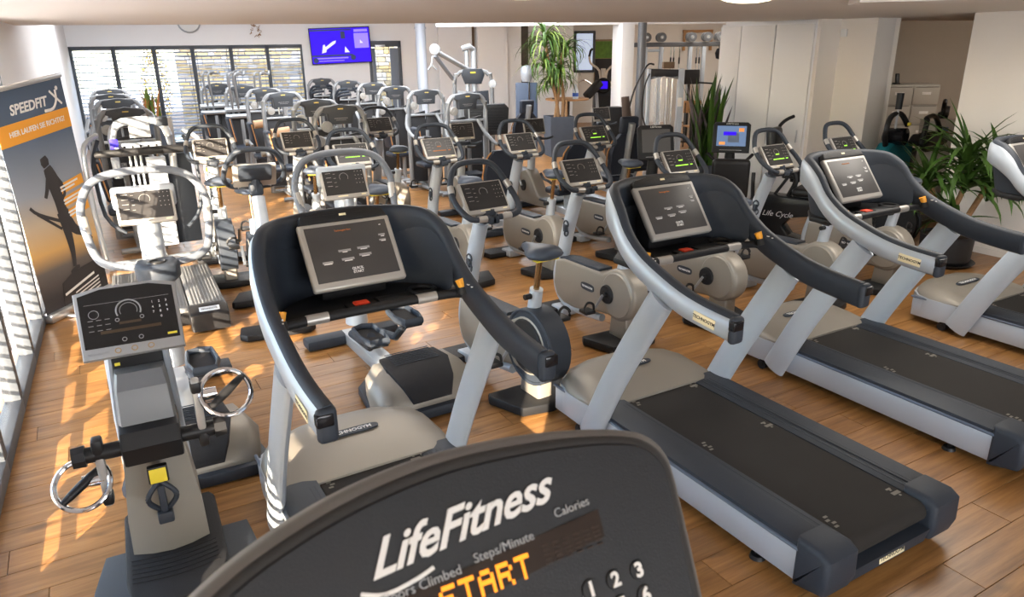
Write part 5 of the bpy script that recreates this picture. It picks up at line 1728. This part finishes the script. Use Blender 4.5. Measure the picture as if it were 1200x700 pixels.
# sansevieria by the far window
T = planter('snake_plant', 'snake plant in a tall slate planter under the far slatted window', (-8.1, 17.0, 0), .50, .74, .85, POTG, math.radians(17))
b = MB(); b.box((.30, .05, .36), (.10, .4, .70), .01); b.build('side_panel', mat('beige_panel', (.45, .38, .30), .8), T)
leaf_objs(T, T, rnd, [((rnd.uniform(-.14, .14), rnd.uniform(-.14, .14), .70), rnd.uniform(0, 6.3), rnd.uniform(.02, .28), rnd.uniform(.45, .75), .09, .05) for _ in range(24)], [LEAF2, LEAF2, mat('orange_leaf', (.45, .18, .06), .6)])
# sansevieria by the closets
T = planter('snake_plant', 'large snake plant in a slate planter at the end of the closets', (2.62, 10.0, 0), .62, .62, .85, POTG, .3)
leaf_objs(T, T, rnd, [((rnd.uniform(-.17, .17), rnd.uniform(-.17, .17), .58), rnd.uniform(0, 6.3), rnd.uniform(.01, .24) + (.15 if i % 6 == 0 else 0), rnd.uniform(.75, 1.25), .105, rnd.uniform(0, .2)) for i in range(60)], [LEAFD, LEAFD, LEAF, LEAFP])

# tall dragon tree in slate planter
T = planter('dragon_tree', 'tall drooping dragon tree in a high slate planter before the bright niche', (1.0, 15.25, 0), .50, .80, .92, POTG, .25)
trunks = [[(0, 0, .76), (-.06, 0, 1.15), (-.18, .0, 1.6), (-.30, 0, 2.35)], [(.08, 0, .76), (.10, .02, 1.2), (.02, .0, 1.75), (.12, 0, 2.15)], [(-.06, .05, .76), (-.02, .0, 1.15), (.0, 0, 1.55)], [(.14, -.05, .76), (.15, -.05, 1.12)]]
for tr_ in trunks:
    b = MB(); b.tube(tr_, [.035] * (len(tr_) - 1) + [.022], seg=8, smooth=4); b.build('trunk', STEM, T)
heads = [(Vector((-.30, 0, 2.35)), 70, .75), (Vector((-.32, 0, 1.95)), 50, .62), (Vector((.12, 0, 2.15)), 60, .66), (Vector((.0, 0, 1.75)), 50, .6), (Vector((-.15, 0, 1.55)), 44, .55)]
for c, n, L in heads:
    leaf_objs(T, T, rnd, [(tuple(c - Vector((0, 0, rnd.uniform(0, .25)))), rnd.uniform(0, 6.3), rnd.uniform(.25, 1.5), L * rnd.uniform(.75, 1.35), .045, rnd.uniform(.8, 2.0)) for _ in range(n)], [LEAF, LEAF, LEAF2])

# yucca in black pot at the right
T = thing('yucca_plant', 'big yucca with drooping sword leaves in a black pot on a saucer, right side', 'potted plant', (4.42, 7.15, 0))
b = MB(); b.lathe([(0, .02), (.20, .02), (.235, .06), (.245, .30), (.255, .31), (.235, .31), (.225, .28), (0, .28)], seg=28); b.build('pot', POTB, T)
b = MB(); b.lathe([(0, 0), (.24, 0), (.285, .035), (.275, .035), (.23, .015), (0, .015)], seg=28); b.build('saucer', POTB, T)
b = MB(); b.lathe([(0, .285), (.228, .284)], seg=20); b.build('soil', SOIL, T)
yt = [([(0, 0, .28), (.03, .05, .5), (.10, .05, .75), (.06, 0, 1.0)], None), ([(-.05, 0, .28), (-.10, .1, .55), (-.22, .1, .80)], None), ([(.08, 0, .28), (.22, .05, .52), (.38, .05, .88)], None), ([(.02, -.05, .28), (-.02, -.1, .5)], None)]
for p, _ in yt:
    b = MB(); b.tube(p, .028, seg=8, smooth=4); b.build('trunk', STEM, T)
for c, n, L in [(Vector((.06, 0, 1.05)), 46, .62), (Vector((.08, .0, .85)), 34, .52), (Vector((-.24, .1, .86)), 40, .50), (Vector((.38, .05, .92)), 44, .58), (Vector((.36, .05, .75)), 26, .48), (Vector((-.02, -.1, .52)), 22, .40)]:
    leaf_objs(T, T, rnd, [(tuple(c - Vector((0, 0, rnd.uniform(0, .14)))), rnd.uniform(1.6, 5.8), rnd.uniform(.08, 1.35), L * rnd.uniform(.75, 1.2), .07, rnd.uniform(.1, 1.2)) for _ in range(n)], [LEAF, LEAFD, LEAF])

# ------------------------------------------------------------------ office corner
T = thing('filing_cabinet', 'grey filing cabinets with labelled drawers in the office recess', 'cabinet', (6.46, 13.9, 0), math.radians(-4))
b = MB(); b.box((.72, .33, .70), (1.44, .62, 1.40), .008); b.build('body', CAB, T)
for i in range(3):
    for j in range(4):
        b = MB(); b.box((.24 + i * .48, 0.01, .19 + j * .34), (.455, .025, .32), .006); d = b.build('drawer', CAB, T)
        b = MB(); b.box((.24 + i * .48, -.006, .225 + j * .34), (.16, .008, .05), .002); b.build('drawer_label', PAPER, d)
        b = MB(); b.box((.24 + i * .48, -.010, .34 + j * .34), (.40, .015, .012), .003); b.build('drawer_handle', mat('drawer_handle', (.2, .19, .17), .5), d)
T = thing('desk_phone', 'black upright phone on the filing cabinets', 'phone', (7.2, 14.05, 1.40), 0)
b = MB(); b.box((0, 0, .10), (.07, .04, .19), .012, rot=('X', -.25)); b.build('handset', BLACK, T)
b = MB(); b.box((0, .02, .015), (.11, .10, .03), .008); b.build('dock', BLACK, T)
b = MB(); b.box((0, 0, .015), (.26, .12, .03), .01); o = b.build('green_folder', mat('green_folder', (.10, .22, .04), .6), None); o.location = (6.88, 14.0, 1.40)
tag(o, 'flat green folder lying on the filing cabinets', 'folder')
T = thing('cardboard_box', 'white cardboard box on the floor between cabinets and yucca', 'box', (5.85, 10.1, 0), .2)
b = MB(); b.box((0, 0, .57), (.38, .30, 1.14), .006); b.build('carton', PAPER, T)
b = MB(); b.box((-.05, -.152, 1.0), (.12, .003, .12)); b.build('printed_label', mat('blue_print', (.25, .33, .45), .6), T)
T = thing('exercise_bike', 'black bike handlebar rising behind the white box in the office doorway', 'exercise bike', (6.45, 11.1, 0), 2.6)
b = MB(); b.tube([(0, .22, .9), (0, .22, 1.2), (0, .16, 1.30), (0, -.16, 1.30), (0, -.22, 1.2), (0, -.22, .9)], .03, seg=10, smooth=3); b.build('handlebar', BLACK, T)
b = MB(); b.box((0, 0, 1.05), (.14, .30, .20), .03); b.build('console', BLACK, T)
b = MB(); b.cyl((-.08, .12, 1.18), (.0, .12, 1.18), .07, seg=16); b.build('side_knob', DGREY, T)
b = MB(); b.tube([(0, 0, 1.0), (.05, 0, .1)], .05, seg=10); b.box((0, 0, .05), (.8, .2, .1), .02); b.build('column', BLACK, T)

T = thing('rowing_ergometer', 'black and teal hand-crank machine in the office doorway behind the treadmill', 'arm trainer', (4.78, 9.05, 0), 2.3)
T.scale = (1.08, 1.08, .92)
b = MB(); b.prism([(-.20, .50), (.42, .50), (.48, 1.0), (.38, 1.10), (-.14, 1.08), (-.24, 1.0)], -.08, .08, axis='x', bev=.04, seg=3); b.build('teal_backrest', TEAL, T)
b = MB(); b.prism([(-.38, .35), (-.20, .40), (-.24, .98), (-.42, .95)], -.07, .07, axis='x', bev=.03); b.build('black_side', BLACK, T)
b = MB(); b.box((0, -.05, .25), (.20, .30, .5), .03); b.box((0, 0, .04), (.8, .6, .08), .02); b.build('base', BLACK, T)
b = MB(); b.prism([(-.62, 1.08), (-.58, 1.16), (-.05, 1.18), (.06, 1.10), (.02, 1.04), (-.56, 1.02)], -.32, -.10, axis='x', bev=.03, seg=3); cb = b.build('cup_tray', BLACK, T)
b = MB(); b.ring((-.21, -.42, 1.165), .06, .01); b.ring((-.21, -.14, 1.175), .06, .01); b.build('cup_ring', GLOSSB, cb)
b = MB(); b.tube([(-.25, .05, 1.08), (-.28, .06, 1.35), (-.25, .0, 1.40), (-.2, -.40, 1.38), (-.22, -.62, 1.12), (-.24, -.60, 1.0), (-.26, -.1, .98), (-.25, .05, 1.08)], .028, seg=8, smooth=4); b.build('frame_loop', BLACK, T)
b = MB(); b.tube([(.0, .30, .9), (-.02, .46, 1.2), (-.02, .40, 1.42), (-.05, .22, 1.46), (-.1, .10, 1.30)], .03, seg=8, smooth=4); b.build('rear_loop', BLACK, T)
b = MB(); b.cyl((-.16, .28, 1.18), (.05, .28, 1.18), .11, .10, seg=24); b.build('round_drum', GLOSSB, T)
b = MB(); b.tube([(-.05, .30, 1.2), (-.05, .30, 1.58)], .014, seg=8); g_ = b.build('crank_lever', SILVERD, T)
b = MB(); b.tube([(-.05, .30, 1.52), (-.05, .30, 1.72)], [.034, .038], seg=12, smooth=2); b.build('lever_grip', BLACK, g_)
b = MB(); b.box((-.14, .17, 1.33), (.03, .04, .04), .006); b.build('yellow_knob', YELLOW, T)
b = MB(); b.tube([(-.3, -.62, 1.10), (-.3, -.72, 1.05)], .016, seg=6); b.tube([(-.28, -.52, 1.18), (-.28, -.66, 1.14)], .014, seg=6); b.build('orange_straps', ORANGE, T)
T = thing('exercise_bike', 'bike with dark flywheel behind the front bar of the second treadmill from right', 'exercise bike', (4.05, 7.95, 0), 2.2)
b = MB(); b.prism([(-.1, .10), (-.05, .5), (.15, .62), (.25, .4), (.2, .1)], -.05, .05, bev=.02); b.build('slatted_shroud', CHAMP, T)
b = MB(); b.cyl((-.25, -.05, .30), (-.25, .05, .30), .24, seg=28); b.ring((-.25, .0, .30), .25, .02, nrm=(0, 1, 0)); b.build('flywheel', DARK, T)
b = MB(); b.box((-.2, 0, .03), (.16, .5, .05), .012); b.box((.3, 0, .03), (.16, .5, .05), .012); b.box((0, 0, .09), (.9, .1, .06), .01); b.build('floor_frame', BLACK, T)
b = MB(); b.tube([(.12, 0, .5), (.05, 0, .95)], .035, seg=10); b.build('column', SILVER, T)

# ------------------------------------------------------------------ side gym beyond the opening
# round table with bottle and small screen
T = thing('round_table', 'round wooden bistro table on a dark leg beside the dragon tree', 'table', (1.22, 15.9, 0))
b = MB(); b.cyl((0, 0, 1.07), (0, 0, 1.10), .46, seg=32); b.build('table_top', WOODT, T)
b = MB(); b.cyl((0, 0, .03), (0, 0, 1.07), .055, seg=14); b.build('table_leg', BLACK, T)
b = MB(); b.lathe([(0, 0), (.26, 0), (.25, .03), (.06, .05), (0, .05)], seg=24); b.build('table_foot', BLACK, T)
T = thing('spray_bottle', 'clear bottle with blue label on the round table', 'bottle', (1.38, 15.75, 1.10))
b = MB(); b.lathe([(0, 0), (.06, 0), (.062, .16), (.03, .26), (.028, .30), (0, .30)], seg=16); b.build('bottle_body', mat('clear_bottle', (.7, .75, .8), .2), T)
b = MB(); b.lathe([(.063, .05), (.064, .05), (.064, .12), (.063, .12)], seg=16); b.build('blue_label', mat('label_blue', (.05, .12, .5), .5), T)
b = MB(); b.lathe([(0, .30), (.035, .30), (.045, .45), (.03, .52), (0, .52)], seg=12); b.build('bottle_cap', PAPER, T)
T = thing('tablet_stand', 'small dark upright tablet on the left of the round table', 'tablet', (.98, 15.7, 1.10), .4)
b = MB(); b.box((0, 0, .13), (.12, .02, .24), .005, rot=('X', -.2)); b.build('tablet', SLATE, T)
b = MB(); b.box((0, .03, .01), (.12, .1, .02)); b.build('foot', BLACK, T)

# cable column behind clear acrylic
T = thing('cable_column', 'silver cable column behind a clear curved acrylic cover', 'weight machine', (2.32, 12.5, 0), math.radians(-5))
for x in (-.02, .50):
    b = MB(); b.box((x, 0, .90), (.055 if x < 0 else .10, .14, 1.75), .012); b.build('upright', SILVER, T)
b = MB()
prof = [(-.28 * math.cos(PI * k / 10), -.22 * math.sin(PI * k / 10)) for k in range(11)]
b.loft([[(.24 + x * .85, y, z) for x, y in prof] for z in (.1, 1.66)], caps=False, closed=False)
b.build('acrylic_cover', ACRYL, T)
b = MB(); b.prism([(-.03, 1.60), (.22, 1.66), (.50, 1.60), (.50, 1.76), (-.03, 1.78)], -.06, .04, bev=.01); b.build('top_cap', BLACK, T)
for k in range(7):
    b = MB(); b.box((.24, .05, .2 + k * .09), (.30, .10, .075), .008); b.build('weight_plate', DARK, T)
for k in range(4):
    b = MB(); b.cyl((.10 + k * .09, .02, .1), (.10 + k * .09, .02, 1.62), .012, seg=8); b.build('guide_rod', CHROME, T)
b = MB(); b.box((.50, -.073, 1.25), (.07, .004, .14)); b.build('notice_label', PAPER, T)
b = MB(); b.tube([(-.02, -.05, .8), (-.12, -.15, 1.1), (-.10, -.2, 1.5), (-.02, -.1, 1.7)], .012, seg=6, smooth=4); b.build('side_tube', BLACK, T)
T = thing('brown_box', 'small brown box on top of the acrylic cable column', 'box', (2.62, 12.55, 1.78))
b = MB(); b.box((0, 0, .05), (.18, .14, .10), .004); b.build('carton', mat('brown_card', (.16, .10, .06), .8), T)
b = MB(); b.box((0, 0, .101), (.18, .03, .002)); b.build('tape', mat('tape_tan', (.35, .28, .18), .5), T)

# multi-station frame with pulleys and dumbbells
T = thing('multi_gym', 'silver multi-station cable frame with dark top bar in the side gym', 'weight machine', (3.45, 18.0, 0), 0)
b = MB(); b.box((.8, 0, 2.15), (3.0, .10, .10), .01); b.build('top_bar', DGREY, T)
for x in (-.25, .12, .80, 1.12):
    b = MB(); b.box((x, 0, 1.05), (.09, .10, 2.1), .01); b.build('upright', SILVER, T)
b = MB(); b.box((-.07, 0, 2.02), (.5, .08, .06), .01); b.build('cross_bar', SILVER, T)
for x in (.35, .42, .55, .95, 1.02):
    b = MB(); b.cyl((x, -.02, .3), (x, -.02, 2.1), .012, seg=6); b.build('cable', CHROME, T)
    b = MB(); b.cyl((x, -.02, 1.72), (x, -.02, 1.86), .02, seg=8); b.build('cable_stop', BLACK, T)
for x in (.35, .9):
    b = MB(); b.box((x + .1, .06, .8), (.34, .06, 1.5), .01); b.build('back_panel', mat('beige_board', (.55, .48, .40), .7), T)
b = MB(); b.tube([(.9, -.1, 1.30), (1.3, -.35, 1.28)], .02, seg=8); b.build('side_arm', BLACK, T)
def dumbbell(loc, rz, r, label, m=DGREY):
    T = thing('dumbbell', label, 'dumbbell', loc, rz, 'dumbbells on the top bar')
    b = MB(); b.cyl((-.16, 0, 0), (.16, 0, 0), .018, seg=8); b.build('handle', CHROME, T)
    for s in (1, -1):
        b = MB(); b.cyl((s * .06, 0, 0), (s * .15, 0, 0), r, seg=18); b.build('weight_head', m, T)
        b = MB(); b.cyl((s * .15, 0, 0), (s * .158, 0, 0), r * .4, seg=12); b.build('end_ring', SILVERD, T)
dn = ['leftmost, beside the round pole', 'second from the pole', 'third from the pole', 'fourth from the pole', 'rightmost of the grey ones']
for i, x in enumerate((3.20, 3.55, 4.25, 4.62, 4.92)):
    dumbbell((x, 18.0, 2.31), PI / 2, .105, 'grey dumbbell resting on the multi-gym top bar, ' + dn[i])
def hang(loc, label):
    T = thing('kettle_weight', label, 'weight', loc, .3, 'black weights under the bar')
    b = MB(); b.lathe([(0, -.16), (.12, -.12), (.15, 0), (.11, .10), (0, .12)], seg=16); b.build('weight_body', GLOSSB, T)
    b = MB(); b.ring((0, 0, .14), .07, .014, nrm=(0, 1, 0), seg=14, ts=6); b.build('weight_handle', BLACK, T)
hang((4.92, 17.75, 1.95), 'black round weight hanging under the right end of the top bar')
hang((5.25, 17.8, 1.97), 'black round weight hanging second from right under the top bar')
hang((5.65, 17.8, 1.95), 'black round weight hanging next to the closet edge')
# rack post so that the top bar carries on to the wall
T = thing('wall_shelf', 'dark wood framed opening high on the side gym wall', 'shelf', (4.97, 21.95, 2.03), 0)
b = MB(); b.box((.40, 0, .47), (.84, .14, .07), .006); b.build('shelf_top', WOODT, T)
b = MB(); b.box((.02, 0, .2), (.06, .14, .5), .006); b.box((.78, 0, .2), (.06, .14, .5), .006); b.build('shelf_side', WOODT, T)
T = thing('wooden_chair', 'orange-brown wooden chair in the side gym behind the snake plant', 'chair', (4.05, 16.2, 0), .3)
b = MB(); b.box((0, 0, .46), (.42, .40, .03), .01); b.build('seat', WOODT, T)
b = MB(); b.box((0, .19, .86), (.42, .03, .26), .01); b.build('backrest', WOODT, T)
for x in (-.18, .18):
    for y in (-.17, .18):
        b = MB(); b.tube([(x, y, 0), (x, y, .45 if y < 0 else .95)], .014, seg=8); b.build('leg', BLACK, T)
T = thing('office_screen', 'dark flat screen in front of the white column in the side gym', 'monitor', (4.1, 17.2, 0), .1)
b = MB(); b.box((0, 0, 1.45), (.42, .05, .32), .01); b.build('screen_housing', BLACK, T)
b = MB(); b.cyl((0, .05, 0.02), (0, .05, 1.4), .03, seg=10); b.cyl((0, .05, 0), (0, .05, .03), .2, seg=20); b.build('stand', BLACK, T)

# arm trainer in front of the green poster
T = thing('wall_poster', 'green and black printed poster on the side gym wall', 'poster', (2.76, 21.95, 1.18))
b = MB(); b.box((0, 0, .55), (.64, .03, 1.16), .006); b.build('poster_frame', mat('poster_frame', (.28, .19, .11), .6), T)
b = MB(); b.box((0, -.018, .85), (.58, .004, .46)); b.build('green_print', mat('poster_green', (.10, .20, .03), .6, noise=.5, nscale=10), T)
b = MB(); b.box((0, -.018, .30), (.58, .004, .62)); b.build('dark_print', mat('poster_dark', (.02, .018, .018), .5, noise=.6, nscale=6), T)
T = thing('cross_trainer', 'cream-handled cross trainer with small blue lit display beyond the opening', 'elliptical trainer', (2.35, 19.0, -.045), PI / 2)
for s in (1, -1):
    b = MB(); b.tube([(.0, s * .06, 1.25), (.0, s * .10, 1.60), (0, s * .32, 1.78), (-.02, s * .36, 1.98)], .028, seg=8, smooth=3); h_ = b.build('handle_arm', mat('cream_metal', (.55, .47, .38), .4, .2), T)
    b = MB(); b.tube([(-.02, s * .36, 1.94), (-.04, s * .33, 2.08), (-.04, s * .28, 2.12)], .03, seg=8); b.build('hand_grip', BLACK, h_)
    b = MB(); b.box((-.35, s * .16, .30), (.38, .13, .06), .02); b.build('pedal', BLACK, T)
b = MB(); b.tube([(0, 0, 1.1), (0, 0, 1.65)], .06, seg=10); b.build('mast', MATS['cream_metal'], T)
b = MB(); b.lathe([(0, .02), (.17, .02), (.19, 0), (.19, -.06), (0, -.07)], M=frame((-.12, 0, 1.25), (0, -1, 0), (.2, 0, 1)), seg=24); dd = b.build('console', GLOSSB, T)
b = MB(); b.box((-.15, 0, 1.26), (.01, .20, .18), .002, rot=('Y', .2)); b.build('blue_display', BLUELED, dd)
b = MB(); b.prism([(-.2, .05), (-.2, 1.0), (0, 1.2), (.3, 1.0), (.4, .05)], -.22, .22, bev=.04); b.build('body', BLACK, T)
T = thing('padded_bench', 'tilted black padded bench with chrome lever before the cross trainer', 'bench', (1.95, 17.6, 0), .5)
b = MB(); b.box((0, 0, 1.18), (.50, .22, .16), .04, rot=('Y', -.7)); b.build('pad', BLACK, T)
b = MB(); b.tube([(.1, 0, 1.1), (.2, 0, .06)], .04, seg=10); b.box((.2, 0, .04), (.7, .5, .07), .02); b.build('frame', SILVERD, T)
b = MB(); b.tube([(-.05, .0, 1.30), (-.25, 0, 1.40), (-.40, 0, 1.36)], .018, seg=8, smooth=3); b.build('lever', CHROME, T)
T = thing('speaker_box', 'tall black box with light edge standing between console and white column', 'speaker', (2.0, 14.3, 0), .1)
b = MB(); b.box((0, 0, .52), (.26, .3, 1.04), .01); b.build('cabinet', BLACK, T)
b = MB(); b.box((.14, -.01, .52), (.02, .3, 1.04), .004); b.build('light_edge', SILVER, T)
T = thing('folding_frame', 'slender dark tube frame with padded bolster left of the round pole', 'exercise frame', (2.1, 13.4, 0), 0)
b = MB(); b.tube([(0, 0, .03), (.02, 0, .9), (.12, 0, 1.40), (.32, .0, 1.80), (.45, 0, 1.82)], .016, seg=8, smooth=4); b.build('tube_frame', BLACK, T)
b = MB(); b.tube([(-.04, 0, 1.28), (.02, 0, .80)], [.07, .09], seg=12); b.build('bolster', mat('brown_vinyl', (.06, .04, .03), .5), T)
b = MB(); b.box((0, 0, .02), (.4, .5, .04), .01); b.build('foot', BLACK, T)
# blue-grey column machine behind the dragon tree
T = thing('weight_machine', 'slate weight column with round chrome top half hidden by the dragon tree', 'weight machine', (.36, 15.9, 0), 1.57)
b = MB(); b.box((0, 0, .72), (.14, .46, 1.42), .02); b.build('shroud_panel', mat('blue_slate', (.08, .11, .17), .45), T)
b = MB(); b.lathe([(0, 1.78), (.10, 1.76), (.13, 1.66), (.12, 1.55), (.09, 1.45), (0, 1.45)], seg=18); b.build('round_top', SILVER, T)
b = MB(); b.cyl((-.09, -.05, .2), (-.09, -.05, 1.45), .018, seg=8); b.build('guide_rod', CHROME, T)
